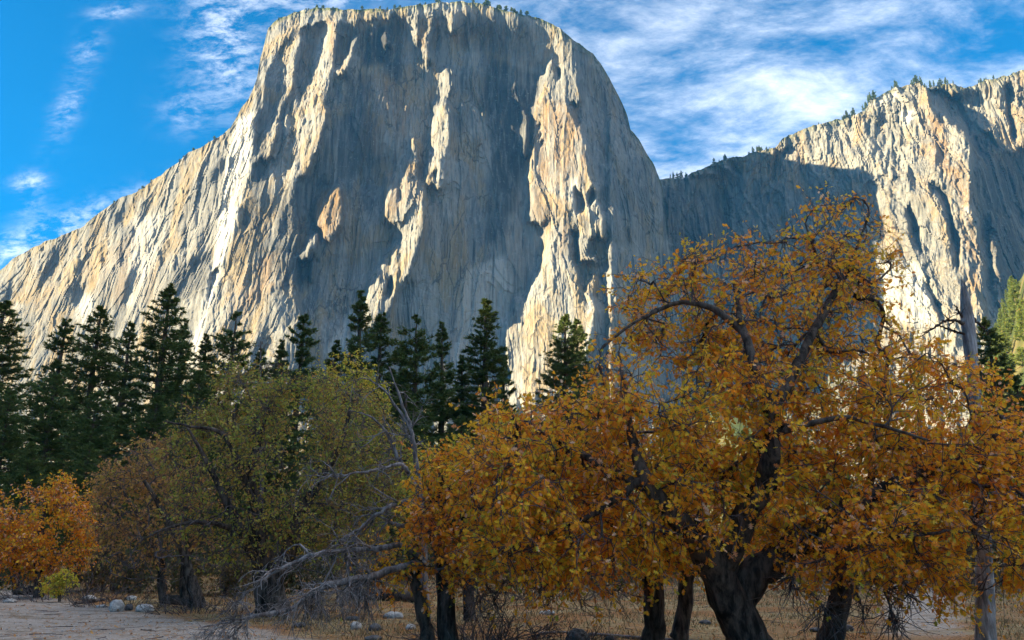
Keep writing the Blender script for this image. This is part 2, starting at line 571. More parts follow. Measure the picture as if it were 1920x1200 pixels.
c2 = lambda *p: C(400, 0, 3, p)
c3 = lambda *p: C(800, 0, 3, p)
c4 = lambda *p: C(450, 350, 3, p)
c5 = lambda *p: C(850, 350, 3, p)
c1 = lambda *p: C(0, 200, 2.4, p)
LITF, MID, DARK = -0.62, -0.02, 0.52
EL_FACES = [
    # left slope, broad and facing the sun
    ([(-500, 300), (430, 100), (432, 240), (470, 235), (440, 480), (400, 1000), (-500, 1000)], -0.50),
    (c1((590, 700), (612, 690), (560, 880), (548, 880)), 0.8),
    (c1((780, 720), (960, 640), (930, 800), (850, 880), (790, 850)), 0.05),
    (c1((335, 800), (358, 800), (318, 898), (306, 890)), 0.9),
    (c1((560, 840), (610, 690), (590, 760), (560, 880)), 0.5),
    (c1((248, 645), (266, 650), (190, 770), (165, 795)), 0.7),
    (c1((520, 470), (560, 440), (530, 590), (522, 600)), 0.5),
    (c1((960, 270), (1020, 210), (1000, 300), (950, 350)), 0.4),
    (c1((0, 860), (40, 790), (60, 820), (10, 890)), 0.6),
    # white arete
    (c1((1060, 60), (1150, 20), (1140, 120), (1105, 380), (1010, 700), (940, 900), (870, 1200), (830, 1200), (960, 700), (990, 420), (1030, 200)), -0.95),
    (c1((955, 740), (1000, 690), (960, 820), (905, 960), (925, 880)), 0.9),
    # grey flank right of the arete
    (c1((1145, 80), (1160, 280), (1135, 400), (1105, 500), (1090, 640), (1060, 900), (1000, 1200), (1300, 1200), (1240, 800), (1344, 440), (1344, 60)), -0.02),
    (c1((990, 1190), (1060, 940), (1130, 800), (1230, 740), (1240, 860), (1150, 930), (1120, 1200)), -0.28),
    # top of left prow
    (c2((300, 120), (420, 60), (640, 40), (640, 110), (560, 140), (400, 160), (390, 260), (320, 400), (300, 480), (280, 560), (220, 880), (200, 1000), (150, 1200), (30, 1200), (90, 780), (250, 430), (270, 280)), -0.85),
    (c2((405, 190), (412, 350), (385, 450), (330, 650), (272, 745), (240, 885), (230, 800), (300, 480), (330, 380)), 0.75),
    (c2((440, 230), (495, 215), (485, 330), (430, 480), (385, 620), (330, 820), (310, 885), (265, 910), (310, 740), (340, 640), (420, 370)), -0.9),
    (c2((535, 150), (628, 130), (560, 350), (500, 490), (420, 640), (380, 860), (310, 1000), (230, 1010), (220, 920), (320, 880), (370, 700), (440, 520), (490, 330), (505, 200)), 0.72),
    (c2((640, 105), (705, 105), (690, 260), (665, 400), (645, 480), (625, 600), (645, 640), (600, 780), (560, 900), (510, 990), (450, 1045), (390, 980), (430, 780), (455, 640), (480, 580), (560, 400), (600, 260)), -0.75),
    (c2((385, 980), (400, 860), (430, 740), (450, 690), (460, 720), (430, 860), (395, 1000)), 0.6),
    (c2((310, 920), (330, 910), (300, 1020), (280, 1040)), -0.5),
    ([(492, 70), (520, 35), (570, 14), (640, 14), (740, 12), (735, 34), (660, 38), (600, 36), (545, 50), (512, 110), (500, 130)], -0.35),
    # slivers and towers within the shaded face
    (c2((850, 155), (812, 250), (780, 330), (748, 405), (718, 375), (768, 315), (800, 230)), -0.85),
    (c2((680, 410), (740, 400), (730, 425), (690, 430)), -0.6),
    (c2((990, 60), (1120, 30), (1235, 25), (1222, 200), (1222, 350), (1185, 350), (1180, 280), (1150, 240), (1130, 190), (1060, 120)), -0.45),
    (c2((950, 200), (970, 200), (988, 262), (962, 268)), -0.8),
    (c2((1295, 60), (1350, 80), (1345, 180), (1325, 170), (1310, 110)), -0.7),
    (c2((1302, 400), (1342, 415), (1335, 480), (1312, 550), (1310, 480)), -0.6),
    (c2((1260, 590), (1300, 560), (1332, 640), (1328, 800), (1300, 960), (1275, 1070), (1235, 1045), (1190, 1035), (1195, 900), (1235, 860), (1240, 720)), -0.55),
    (c2((1245, 930), (1260, 960), (1255, 1040), (1235, 1045)), 0.6),
    (c2((1058, 910), (1100, 900), (1130, 785), (1155, 900), (1140, 1000), (1150, 1090), (1175, 1100), (1180, 1250), (960, 1250), (970, 1000), (1020, 960)), -0.55),
    (c2((1095, 930), (1110, 960), (1130, 1010), (1120, 1020)), 0.8),
    (c4((820, -20), (1025, -20), (1035, 230), (990, 370), (965, 470), (895, 580), (860, 640), (825, 720), (760, 780), (690, 780), (720, 560), (830, 390), (900, 275), (838, 180), (815, 90)), -0.62),
    (c4((890, 0), (915, 0), (905, 230), (885, 200)), 0.4),
    (c4((840, 520), (880, 540), (830, 620), (815, 610)), 0.7),
    (c4((470, 60), (512, 15), (560, -40), (575, 0), (575, 90), (585, 170), (545, 240), (505, 310), (480, 300), (470, 240), (425, 215), (412, 150)), -0.80),
    (c4((515, 70), (535, 60), (500, 240), (490, 200)), 0.5),
    (c4((300, 345), (345, 360), (380, 320), (425, 255), (425, 340), (392, 405), (335, 405)), -0.7),
    (c4((400, 440), (420, 430), (412, 490), (396, 500)), -0.7),
    (c4((340, 725), (300, 860), (210, 980), (40, 980), (180, 850), (285, 755)), -0.45),
    (c4((0, -50), (300, -50), (250, 180), (210, 360), (218, 450), (160, 610), (180, 700), (250, 740), (180, 850), (-40, 960), (-40, 300)), -0.16),
    (c4((60, 560), (150, 590), (200, 700), (100, 900), (0, 900), (0, 640)), -0.3),
    (c4((10, 130), (50, 150), (40, 220), (0, 230)), 0.5),
    (c4((690, 600), (700, 630), (560, 880), (500, 960), (480, 930), (600, 740)), 0.22),
    # right buttress
    (c3((680, 375), (740, 355), (835, 345), (862, 450), (852, 570), (800, 590), (882, 690), (892, 780), (912, 920), (925, 1000), (960, 1050), (970, 1130), (940, 1250), (570, 1250), (580, 1000), (600, 830), (605, 600), (650, 540), (652, 460)), -0.50),
    (c3((735, 370), (755, 370), (745, 430), (725, 420)), 0.8),
    (c3((800, 575), (830, 600), (880, 680), (860, 700), (820, 640)), 0.7),
    (c3((612, 640), (625, 640), (665, 860), (655, 900), (640, 800)), 0.5),
    (c3((735, 540), (755, 580), (750, 600), (735, 570)), 0.6),
    (c3((920, 1040), (950, 1100), (940, 1190), (915, 1130)), 0.6),
    (c3((548, 645), (562, 650), (560, 800), (540, 890), (535, 840)), -0.5),
    (c3((690, 145), (760, 180), (835, 265), (825, 345), (765, 335), (750, 250), (720, 200)), -0.25),
    (c3((855, 285), (890, 290), (885, 320), (860, 315)), -0.6),
    (c5((425, -20), (440, 130), (500, 205), (512, 260), (502, 380), (480, 480), (445, 565), (400, 615), (350, 650), (340, 705), (288, 760), (286, 960), (330, 1060), (330, 1300), (760, 1300), (745, 800), (740, 640), (715, 500), (690, 440), (660, 270), (700, 150), (700, -20)), -0.50),
    (c5((655, 250), (690, 260), (700, 440), (735, 560), (745, 660), (725, 640), (700, 480), (675, 430)), 0.75),
    (c5((690, 150), (790, 100), (805, 240), (780, 330), (800, 420), (700, 430), (690, 300)), -0.5),
    (c5((770, 280), (800, 270), (790, 400), (760, 380)), 0.8),
    (c5((690, 0), (750, 80), (740, 130), (695, 150)), 0.6),
    (c5((828, 130), (862, 150), (864, 295), (830, 305), (812, 220)), -0.45),
    (c5((860, 310), (875, 340), (895, 410), (890, 600), (885, 700), (870, 600), (880, 430)), -0.7),
    (c5((735, 560), (800, 480), (790, 640), (800, 800), (760, 960), (745, 800)), -0.35),
    (c5((800, 490), (850, 490), (850, 640), (800, 640)), 0.7),
]
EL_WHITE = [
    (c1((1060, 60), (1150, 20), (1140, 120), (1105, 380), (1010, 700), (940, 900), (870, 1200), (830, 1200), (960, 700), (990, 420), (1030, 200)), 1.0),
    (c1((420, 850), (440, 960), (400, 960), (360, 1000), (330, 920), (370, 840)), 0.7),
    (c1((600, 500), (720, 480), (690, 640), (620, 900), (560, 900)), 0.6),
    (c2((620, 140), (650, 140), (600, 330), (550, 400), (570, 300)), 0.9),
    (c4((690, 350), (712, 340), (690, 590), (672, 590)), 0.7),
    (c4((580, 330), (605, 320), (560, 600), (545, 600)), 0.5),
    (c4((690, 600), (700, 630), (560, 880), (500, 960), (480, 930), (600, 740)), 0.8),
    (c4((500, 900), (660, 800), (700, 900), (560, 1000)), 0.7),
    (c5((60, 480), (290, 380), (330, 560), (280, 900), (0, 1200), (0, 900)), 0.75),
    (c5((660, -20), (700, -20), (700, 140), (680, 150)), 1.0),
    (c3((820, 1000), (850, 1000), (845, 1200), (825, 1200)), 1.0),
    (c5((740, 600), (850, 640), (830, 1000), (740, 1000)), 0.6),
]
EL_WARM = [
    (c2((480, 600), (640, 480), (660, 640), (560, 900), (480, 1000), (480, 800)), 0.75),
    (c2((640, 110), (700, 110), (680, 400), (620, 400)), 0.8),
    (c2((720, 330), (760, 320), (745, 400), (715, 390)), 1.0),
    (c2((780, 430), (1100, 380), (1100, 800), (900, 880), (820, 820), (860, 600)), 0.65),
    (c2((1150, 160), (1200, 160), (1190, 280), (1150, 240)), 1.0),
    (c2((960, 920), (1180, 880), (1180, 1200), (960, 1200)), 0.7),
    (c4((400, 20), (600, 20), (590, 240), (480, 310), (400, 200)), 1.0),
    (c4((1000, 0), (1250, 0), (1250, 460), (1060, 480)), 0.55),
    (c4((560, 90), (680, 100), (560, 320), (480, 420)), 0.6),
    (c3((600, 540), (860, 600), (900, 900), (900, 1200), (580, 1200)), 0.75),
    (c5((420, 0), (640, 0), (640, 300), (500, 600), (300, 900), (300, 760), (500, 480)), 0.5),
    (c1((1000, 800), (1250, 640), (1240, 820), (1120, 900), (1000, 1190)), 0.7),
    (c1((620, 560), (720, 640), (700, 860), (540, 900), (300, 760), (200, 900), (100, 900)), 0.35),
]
EL_DARK = [  # dark rock and water streaks, painted wider to deepen the wall's shade
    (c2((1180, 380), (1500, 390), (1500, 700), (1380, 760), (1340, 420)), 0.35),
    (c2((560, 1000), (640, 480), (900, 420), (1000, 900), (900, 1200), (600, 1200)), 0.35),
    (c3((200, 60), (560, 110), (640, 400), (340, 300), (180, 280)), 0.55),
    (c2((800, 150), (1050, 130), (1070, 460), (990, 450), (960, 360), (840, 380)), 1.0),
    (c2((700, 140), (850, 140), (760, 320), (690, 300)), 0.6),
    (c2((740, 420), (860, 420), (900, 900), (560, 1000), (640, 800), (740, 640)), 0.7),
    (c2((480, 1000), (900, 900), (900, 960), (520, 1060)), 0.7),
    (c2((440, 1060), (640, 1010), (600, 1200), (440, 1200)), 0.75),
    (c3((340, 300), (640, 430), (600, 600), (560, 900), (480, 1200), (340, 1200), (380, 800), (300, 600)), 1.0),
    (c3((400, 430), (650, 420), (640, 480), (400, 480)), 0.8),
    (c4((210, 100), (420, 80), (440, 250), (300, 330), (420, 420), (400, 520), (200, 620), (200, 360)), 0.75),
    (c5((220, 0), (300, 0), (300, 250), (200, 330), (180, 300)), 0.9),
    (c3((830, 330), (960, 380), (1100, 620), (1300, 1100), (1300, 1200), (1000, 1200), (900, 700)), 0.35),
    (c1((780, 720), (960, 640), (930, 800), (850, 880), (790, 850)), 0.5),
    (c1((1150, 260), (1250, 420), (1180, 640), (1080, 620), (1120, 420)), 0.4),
]


def paint(GX, GY, base, polys, soft):
    M = base.copy()
    for pts, v in polys:
        k = blur(poly_mask(GX, GY, pts), soft)
        M = M * (1 - k) + v * k
    return M


def build_great_wall():
    st = 3.0
    GX, GY = np.meshgrid(np.arange(-440, 1301, st), np.arange(-60, 1001, st))
    base = np.full(GX.shape, 0.30)
    base += 0.08 * fbm(GX / 50, GY / 160, 5, 3)
    base = np.where(GX < 500, 0.0, base)
    right = smoothstep(1120, 1185, GX + 0.10 * (GY - 200) * 0 - np.interp(GY, [0, 100, 250, 400, 700], [-70, -40, 0, 0, 10]))
    base = base * (1 - right) + 1.05 * right
    base = base * (1 - smoothstep(745, 800, GY))
    S = paint(GX, GY, base, EL_FACES, 1)
    top = el_top(GX)
    FZ = 0.20 + 1.3 * np.exp(-np.clip(GY - top, 0, None) / 9.0) * (GX > 480) + 0.9 * np.exp(-np.clip(GY - top, 0, None) / 14.0) * (GX <= 480)
    FZ += 0.9 * smoothstep(690, 800, GY)
    FZ += 0.25 * smoothstep(420, 200, GX)
    # a ledge line and lower apron
    yz = np.interp(GY, [-60, 0, 700, 800, 1000], [1100, 1090, 950, 900, 690])
    YREF = yz + np.interp(GX, [-440, 0, 300, 480, 620, 820, 1060, 1180, 1300], [330, 150, 40, -40, -25, 25, -25, 10, 140])
    Y = relief(GX, GY, S, FZ, YREF, 1.0, 0.03, 0.00008)
    big = ((S > 0.2) & (GX < 1140) & (GX > 560) & (GY < 800)).astype(float)
    small = ((S > 0.45) & (GX < 1140) & (GX > 380) & (GX <= 560)).astype(float)
    under = smoothstep(14, 90, GY - top) * 0.8 + 0.2
    Y += (9 * blur(big, 1) + 14 * blur(big, 4) + 9 * blur(small, 1)) * under
    Y += 80 * smoothstep(400, 40, GY) * smoothstep(1060, 1190, GX)
    z0 = np.zeros(GX.shape)
    veg = 0.85 * np.exp(-np.clip(GY - top, 0, None) / 7.0) * smoothstep(480, 540, GX) + 0.45 * np.exp(-np.clip(GY - top, 0, None) / 5.0)
    veg = np.maximum(veg, 0.4 * smoothstep(740, 800, GY) * smoothstep(500, 900, GX))
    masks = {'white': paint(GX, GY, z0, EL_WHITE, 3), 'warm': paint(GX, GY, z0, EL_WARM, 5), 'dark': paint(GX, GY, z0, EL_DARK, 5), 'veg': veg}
    cols = np.concatenate([np.arange(-430, -20, 10.0), np.arange(-20, 1250, 1.7), np.arange(1250, 1281, 6.0)])
    lean = lambda px, py: np.interp(px, [-100, 300, 440, 560, 800, 1300], [0.45, 0.32, 0.25, 0.20, 0.0, -0.10])
    amp = lambda px, py: (1 - 0.7 * smoothstep(720, 800, py)) * np.interp(px, [-100, 420, 620, 900, 1000, 1150, 1250], [0.55, 0.55, 0.68, 0.75, 0.52, 0.75, 0.75])
    back = [(3, 0), (9, 1), (25, 2), (60, 4), (120, 20), (260, 60)]
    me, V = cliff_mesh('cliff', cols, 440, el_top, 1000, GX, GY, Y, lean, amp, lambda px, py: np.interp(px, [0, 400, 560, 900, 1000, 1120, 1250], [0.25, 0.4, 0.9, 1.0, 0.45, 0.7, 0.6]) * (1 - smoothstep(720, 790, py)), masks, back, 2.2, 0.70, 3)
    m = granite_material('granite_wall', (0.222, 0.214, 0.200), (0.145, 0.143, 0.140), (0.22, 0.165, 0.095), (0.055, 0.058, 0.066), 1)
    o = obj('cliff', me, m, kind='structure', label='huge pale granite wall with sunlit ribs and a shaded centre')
    return o, V, cols


great_wall, GW, GW_COLS = build_great_wall()

# ---- the farther cliffs to the right
R_TOP = [(1100, 380), (1200, 350), (1239, 336), (1281, 333), (1299, 325), (1332, 309), (1360, 299), (1407, 288), (1453, 276), (1467, 260), (1509, 241),
         (1547, 229), (1593, 220), (1621, 206), (1631, 186), (1663, 173), (1687, 164), (1724, 153), (1733, 165), (1780, 158), (1794, 162), (1808, 165),
         (1836, 155), (1873, 145), (1920, 129), (2000, 110), (2150, 90)]


def r_top(px):
    a = np.array(R_TOP)
    return np.interp(px, a[:, 0], a[:, 1])


c6 = lambda *p: C(1220, 100, 2.143, p)
R_FACES = [
    (c6((1100, 140), (1150, 240), (1230, 280), (1280, 340), (1290, 500), (1300, 640), (1330, 800), (1350, 1000), (1350, 1300), (1700, 1300), (1560, 380), (1470, 390), (1400, 400), (1350, 320), (1220, 170)), 1.25),
    (c6((1120, 120), (1290, 120), (1340, 160), (1440, 330), (1340, 320), (1290, 210), (1230, 170)), -0.35),
    (c6((1240, 200), (1300, 190), (1340, 320), (1310, 310)), -0.4),
    (c6((1330, 110), (1700, 0), (1700, 350), (1560, 390), (1470, 390), (1450, 200), (1400, 160), (1420, 300)), -0.55),
    (c6((1360, 620), (1392, 700), (1412, 1020), (1392, 1030), (1365, 800)), -0.75),
    (c6((1420, 130), (1440, 130), (1465, 360), (1450, 350)), 0.8),
    (c6((1100, 490), (1190, 560), (1210, 680), (1240, 800), (1235, 900), (1200, 800), (1190, 640), (1130, 560)), 0.9),
    (c6((1035, 600), (1060, 640), (1092, 830), (1070, 800), (1040, 740)), 0.8),
    (c6((1100, 860), (1150, 960), (1190, 1090), (1170, 1090), (1110, 960)), 0.6),
    (c6((930, 390), (990, 380), (980, 450), (940, 440)), 0.3),
    (c6((500, 390), (560, 350), (540, 420), (500, 500), (470, 560), (480, 470)), 0.6),
    (c6((290, 430), (350, 440), (370, 500), (320, 480)), 0.6),
    (c6((0, 500), (170, 500), (300, 470), (300, 1300), (0, 1300)), 0.3),
    (c6((1250, 700), (1275, 900), (1300, 1060), (1275, 1020), (1255, 860)), 0.5),
    (c6((800, 260), (815, 270), (812, 300), (800, 290)), 0.9),
]
R_WARM = [(c6((1060, 200), (1280, 330), (1340, 1000), (1290, 1020), (1240, 560), (1100, 420)), 0.8),
          (c6((1360, 620), (1395, 700), (1412, 1020), (1385, 1030)), 0.9), (c6((560, 400), (640, 380), (600, 600), (540, 560)), 0.6),
          (c6((1330, 110), (1500, 60), (1500, 200), (1400, 220)), 0.6)]
R_WHITE = [(c6((1000, 230), (1060, 230), (1050, 270), (1010, 290)), 1.0), (c6((900, 840), (1080, 840), (1160, 1100), (920, 1080)), 0.6),
           (c6((860, 200), (1000, 150), (990, 180), (880, 230)), 0.6), (c6((1265, 620), (1290, 620), (1285, 660), (1265, 660)), 1.0)]
R_DARK = [(c6((40, 540), (330, 560), (330, 820), (60, 860)), 0.6), (c6((1290, 300), (1500, 420), (1500, 1000), (1420, 1020), (1300, 560)), 0.8),  # recess and gully painted darker to deepen the shade there
          (c6((400, 560), (900, 460), (900, 640), (480, 700)), 0.3)]


def build_far_cliffs():
    st = 3.0
    GX, GY = np.meshgrid(np.arange(1080, 2160, st), np.arange(60, 1021, st))
    base = np.full(GX.shape, -0.42)
    S = paint(GX, GY, base, R_FACES, 1)
    top = r_top(GX)
    FZ = 0.22 + 1.2 * np.exp(-np.clip(GY - top, 0, None) / 9.0) + 0.9 * smoothstep(580, 680, GY)
    YX = np.interp(GX, [1080, 1240, 1300, 1450, 1560, 1660, 1760, 1830, 1880, 1920, 2000, 2160], [1560, 1440, 1400, 1330, 1250, 1160, 1090, 1070, 1190, 1220, 1170, 1080])
    YREF = YX + np.interp(GY, [60, 200, 560, 680, 900, 1020], [60, 40, -110, -180, -450, -600])
    Y = relief(GX, GY, S, FZ, YREF, 1.0, 0.03, 0.0001)
    D = (S > 0.45).astype(float)
    Y += 10 * blur(D, 1) + 12 * blur(D, 5)
    z0 = np.zeros(GX.shape)
    tn = np.exp(-np.clip(GY - top, 0, None) / 6.0)
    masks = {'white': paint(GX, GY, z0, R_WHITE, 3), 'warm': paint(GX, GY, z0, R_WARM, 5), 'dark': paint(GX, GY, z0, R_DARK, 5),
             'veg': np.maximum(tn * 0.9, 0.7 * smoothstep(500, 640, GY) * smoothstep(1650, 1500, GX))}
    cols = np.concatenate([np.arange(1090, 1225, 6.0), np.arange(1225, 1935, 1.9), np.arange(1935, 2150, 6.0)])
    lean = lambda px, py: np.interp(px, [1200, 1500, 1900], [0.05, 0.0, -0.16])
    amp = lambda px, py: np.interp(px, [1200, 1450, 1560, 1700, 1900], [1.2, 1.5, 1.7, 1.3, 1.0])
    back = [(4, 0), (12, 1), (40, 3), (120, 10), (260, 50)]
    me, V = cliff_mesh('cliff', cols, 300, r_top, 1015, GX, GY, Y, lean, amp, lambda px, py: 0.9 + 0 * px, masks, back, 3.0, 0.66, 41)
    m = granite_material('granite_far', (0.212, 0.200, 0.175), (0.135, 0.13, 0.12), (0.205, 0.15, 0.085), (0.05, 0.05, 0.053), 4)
    return obj('cliff', me, m, kind='structure', label='farther granite cliff with a domed shadow across its face'), V, cols


far_cliff, RW, RW_COLS = build_far_cliffs()

# ------------------------------------------------------------------ ground and the shading ridge behind the camera
def ground_z(x, y):
    x, y = np.asarray(x, float), np.asarray(y, float)
    r = np.hypot(x, y)
    z = 0.10 * fbm(x / 9, y / 9, 71, 3) * smoothstep(4, 20, r) + 0.02 * fbm(x / 1.3, y / 1.3, 72, 3)
    z = z + 0.5 * smoothstep(40, 110, y) * fbm(x / 30, y / 30, 73, 2)
    z = z + 24 * smoothstep(200, 720, y) + 40 * smoothstep(500, 1200, y)
    # slope rising on the far right
    z = z + 235 * smoothstep(-20, 125, x - 0.535 * y) * smoothstep(150, 420, y)
    # wooded mound below the notch between the cliffs
    z = z + 95 * np.exp(-((x - 175) / 75) ** 2 - ((y - 640) / 110) ** 2)
    return z


def build_ground():
    a = np.concatenate([-np.geomspace(6000, 60, 40), np.linspace(-58, 58, 233), np.geomspace(60, 6000, 40)])
    b = np.concatenate([-np.geomspace(6000, 20, 24), np.linspace(-18, 80, 245), np.geomspace(82, 6000, 44)])
    X, Y = np.meshgrid(a, b)
    Z = ground_z(X, Y)
    n, m = X.shape
    idx = np.arange(n * m).reshape(n, m)
    q = np.stack([idx[:-1, :-1], idx[:-1, 1:], idx[1:, 1:], idx[1:, :-1]], -1).reshape(-1, 4)
    me = mesh_np('ground', np.stack([X, Y, Z], -1).reshape(-1, 3), quads=q, smooth=True)
    mt, N, out = material('ground_litter')
    P = wpos(N)
    sep = N.add('ShaderNodeSeparateXYZ')
    N.put(sep.inputs[0], P)
    n1 = N.noise(P, 0.35, 5, 0.6)
    n2 = N.noise(P, 3.0, 6, 0.7)
    n3 = N.noise(P, 22.0, 5, 0.7)
    straw = N.mix(N.smooth(n2, 0.35, 0.65), (0.20, 0.13, 0.06), (0.36, 0.25, 0.125))
    leafy = N.mix(N.smooth(n3, 0.40, 0.60), (0.16, 0.075, 0.032), (0.36, 0.17, 0.065))
    col = N.mix(N.smooth(n1, 0.42, 0.58), straw, leafy)
    # gravel track curving through the lower left, and a pale one at the right
    wob = N.math('MULTIPLY', N.math('SUBTRACT', N.noise(P, 0.5, 4, 0.6), 0.5), 2.2)
    edge = N.math('ADD', N.math('ADD', N.math('MULTIPLY', sep.outputs[0], 1.15), sep.outputs[1]), wob)
    road = N.smooth(edge, 12.9, 12.0)
    e2 = N.math('ABSOLUTE', N.math('SUBTRACT', N.math('ADD', sep.outputs[0], wob), N.math('MULTIPLY', sep.outputs[1], 0.485)))
    far = N.smooth(sep.outputs[1], 17.0, 20.0)
    e2w = N.math('DIVIDE', e2, N.math('MULTIPLY', sep.outputs[1], 0.045))
    road2 = N.math('MULTIPLY', N.smooth(e2w, 1.3, 0.5), far)
    gravel = N.mix(N.smooth(n3, 0.35, 0.65), (0.25, 0.19, 0.145), (0.50, 0.40, 0.325))
    gravel = N.mix(N.math('MULTIPLY', N.smooth(N.math('ADD', N.math('MULTIPLY', n2, 0.5), N.math('MULTIPLY', N.noise(N.mapping(P, rot=(0, 0, 0.85), sc=(0.35, 2.2, 1)), 0.9, 4, 0.6), 0.5)), 0.47, 0.60), 0.7), gravel, (0.17, 0.105, 0.05))
    col = N.mix(N.math('MAXIMUM', road, road2), col, gravel)
    h = N.math('ADD', N.math('MULTIPLY', n3, 0.6), N.math('MULTIPLY', n2, 0.4))
    far_g = N.smooth(sep.outputs[1], 110, 220)
    col = N.mix(far_g, col, N.mix(N.smooth(N.noise(P, 0.02, 5, 0.65), 0.4, 0.6), (0.035, 0.045, 0.015), (0.10, 0.085, 0.035)))
    principled(N, out, col, 0.95, bump(N, h, 0.7, 0.05), 0.1)
    obj('ground', me, mt, kind='structure', label='dry meadow floor of leaf litter, straw grass and gravel')


build_ground()


def build_ridge():
    # the other wall of the valley, to the left of and behind the camera: its shadow covers the meadow
    u = np.linspace(-1, 1, 160)
    v = np.linspace(-1, 1, 60)
    U, W = np.meshgrid(u, v)
    y = -420 + U * 760
    x = -470 + W * 260 - 0.1 * (y + 200)
    prof = np.exp(-(W / 0.46) ** 2)
    along = smoothstep(1.0, 0.72, U) * smoothstep(-1.0, -0.8, U)
    z = (RIDGE_H + 28 * fbm(y / 90, x / 90, 91, 4)) * prof * along - 4 + 7 * fbm(x / 25, y / 25, 92, 3) * prof
    n, m = x.shape
    idx = np.arange(n * m).reshape(n, m)
    q = np.stack([idx[:-1, :-1], idx[:-1, 1:], idx[1:, 1:], idx[1:, :-1]], -1).reshape(-1, 4)
    me = mesh_np('hill', np.stack([x, y, z], -1).reshape(-1, 3), quads=q, smooth=True)
    mt, N, out = material('wooded_rock')
    P = wpos(N)
    col = N.mix(N.smooth(N.noise(P, 0.02, 6, 0.65), 0.42, 0.58), (0.05, 0.065, 0.03), (0.30, 0.27, 0.22))
    principled(N, out, col, 0.95, bump(N, N.noise(P, 0.15, 5, 0.7), 1.0, 4.0), 0.1)
    obj('hill', me, mt, kind='structure', label='rocky valley side that keeps the meadow in shade')


RIDGE_H = 235
build_ridge()

# ------------------------------------------------------------------ vegetation materials
def leaf_material(name, stops, trans=0.35, rough=0.45):
    m, N, out = material(name)
    col = N.ramp(attr(N, 'tint'), stops)
    P = wpos(N)
    col = N.mix(N.smooth(N.noise(P, 60, 2, 0.5), 0.5, 0.75), col, N.mix(0.25, col, (0.16, 0.07, 0.02)))
    b = N.add('ShaderNodeBsdfPrincipled')
    N.put(b.inputs['Base Color'], col)
    b.inputs['Roughness'].default_value = rough
    b.inputs['Specular IOR Level'].default_value = 0.18
    t = N.add('ShaderNodeBsdfTranslucent')
    N.put(t.inputs[0], col)
    ms = N.add('ShaderNodeMixShader')
    ms.inputs[0].default_value = trans
    N.put(ms.inputs[1], b.outputs[0])
    N.put(ms.inputs[2], t.outputs[0])
    N.put(out.inputs[0], ms.outputs[0])
    return m


def bark_material(name, a, b, scale=9.0, grain=(1, 1, 0.25)):
    m, N, out = material(name)
    P = wpos(N)
    n1 = N.noise(N.mapping(P, sc=grain), scale, 6, 0.7)
    n2 = N.noise(P, scale * 0.25, 4, 0.6)
    col = N.mix(N.smooth(N.math('ADD', N.math('MULTIPLY', n1, 0.7), N.math('MULTIPLY', n2, 0.3)), 0.38, 0.64), a, b)
    principled(N, out, col, 0.9, bump(N, n1, 0.9, 0.04), 0.15)
    return m


ORANGE = leaf_material('leaf_orange', [(0.0, (0.34, 0.34, 0.04)), (0.10, (0.74, 0.50, 0.05)), (0.26, (0.98, 0.60, 0.04)), (0.50, (0.97, 0.43, 0.03)),
                                       (0.72, (0.92, 0.29, 0.03)), (0.88, (0.68, 0.21, 0.05)), (1.0, (0.92, 0.60, 0.38))], 0.5)
OLIVE = leaf_material('leaf_olive', [(0.0, (0.22, 0.27, 0.05)), (0.35, (0.40, 0.38, 0.06)), (0.6, (0.54, 0.36, 0.06)), (0.78, (0.46, 0.23, 0.06)), (1.0, (0.32, 0.16, 0.07))], 0.42)
YELLOW = leaf_material('leaf_yellow', [(0.0, (0.34, 0.38, 0.05)), (0.4, (0.70, 0.56, 0.06)), (0.8, (0.86, 0.56, 0.07)), (1.0, (0.72, 0.34, 0.07))], 0.45)
BROWN = leaf_material('leaf_brown', [(0.0, (0.34, 0.30, 0.05)), (0.3, (0.60, 0.32, 0.07)), (0.7, (0.52, 0.23, 0.08)), (1.0, (0.46, 0.25, 0.15))], 0.45)
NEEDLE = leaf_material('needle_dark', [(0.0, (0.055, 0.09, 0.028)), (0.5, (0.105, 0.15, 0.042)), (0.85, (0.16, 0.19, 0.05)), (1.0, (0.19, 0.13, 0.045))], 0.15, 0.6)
NEEDLE_LIT = leaf_material('needle_sunlit', [(0.0, (0.06, 0.10, 0.025)), (0.5, (0.13, 0.17, 0.03)), (0.85, (0.22, 0.22, 0.04)), (1.0, (0.30, 0.20, 0.05))], 0.25, 0.6)  # brighter, yellower needle copy: sunlight put into the colour of far trees
BARK = bark_material('bark_dark', (0.016, 0.012, 0.010), (0.15, 0.108, 0.085))
TWIG = bark_material('bark_twig', (0.045, 0.033, 0.03), (0.19, 0.145, 0.135), 14)
GREY_WOOD = bark_material('wood_silver', (0.09, 0.07, 0.064), (0.34, 0.285, 0.265), 12, (1, 1, 0.12))
SNAG_WOOD = bark_material('wood_snag', (0.15, 0.125, 0.115), (0.50, 0.44, 0.42), 12, (1, 1, 0.10))
PINE_BARK = bark_material('bark_pine', (0.05, 0.035, 0.025), (0.15, 0.10, 0.07), 3)

RNG = np.random.default_rng(11)


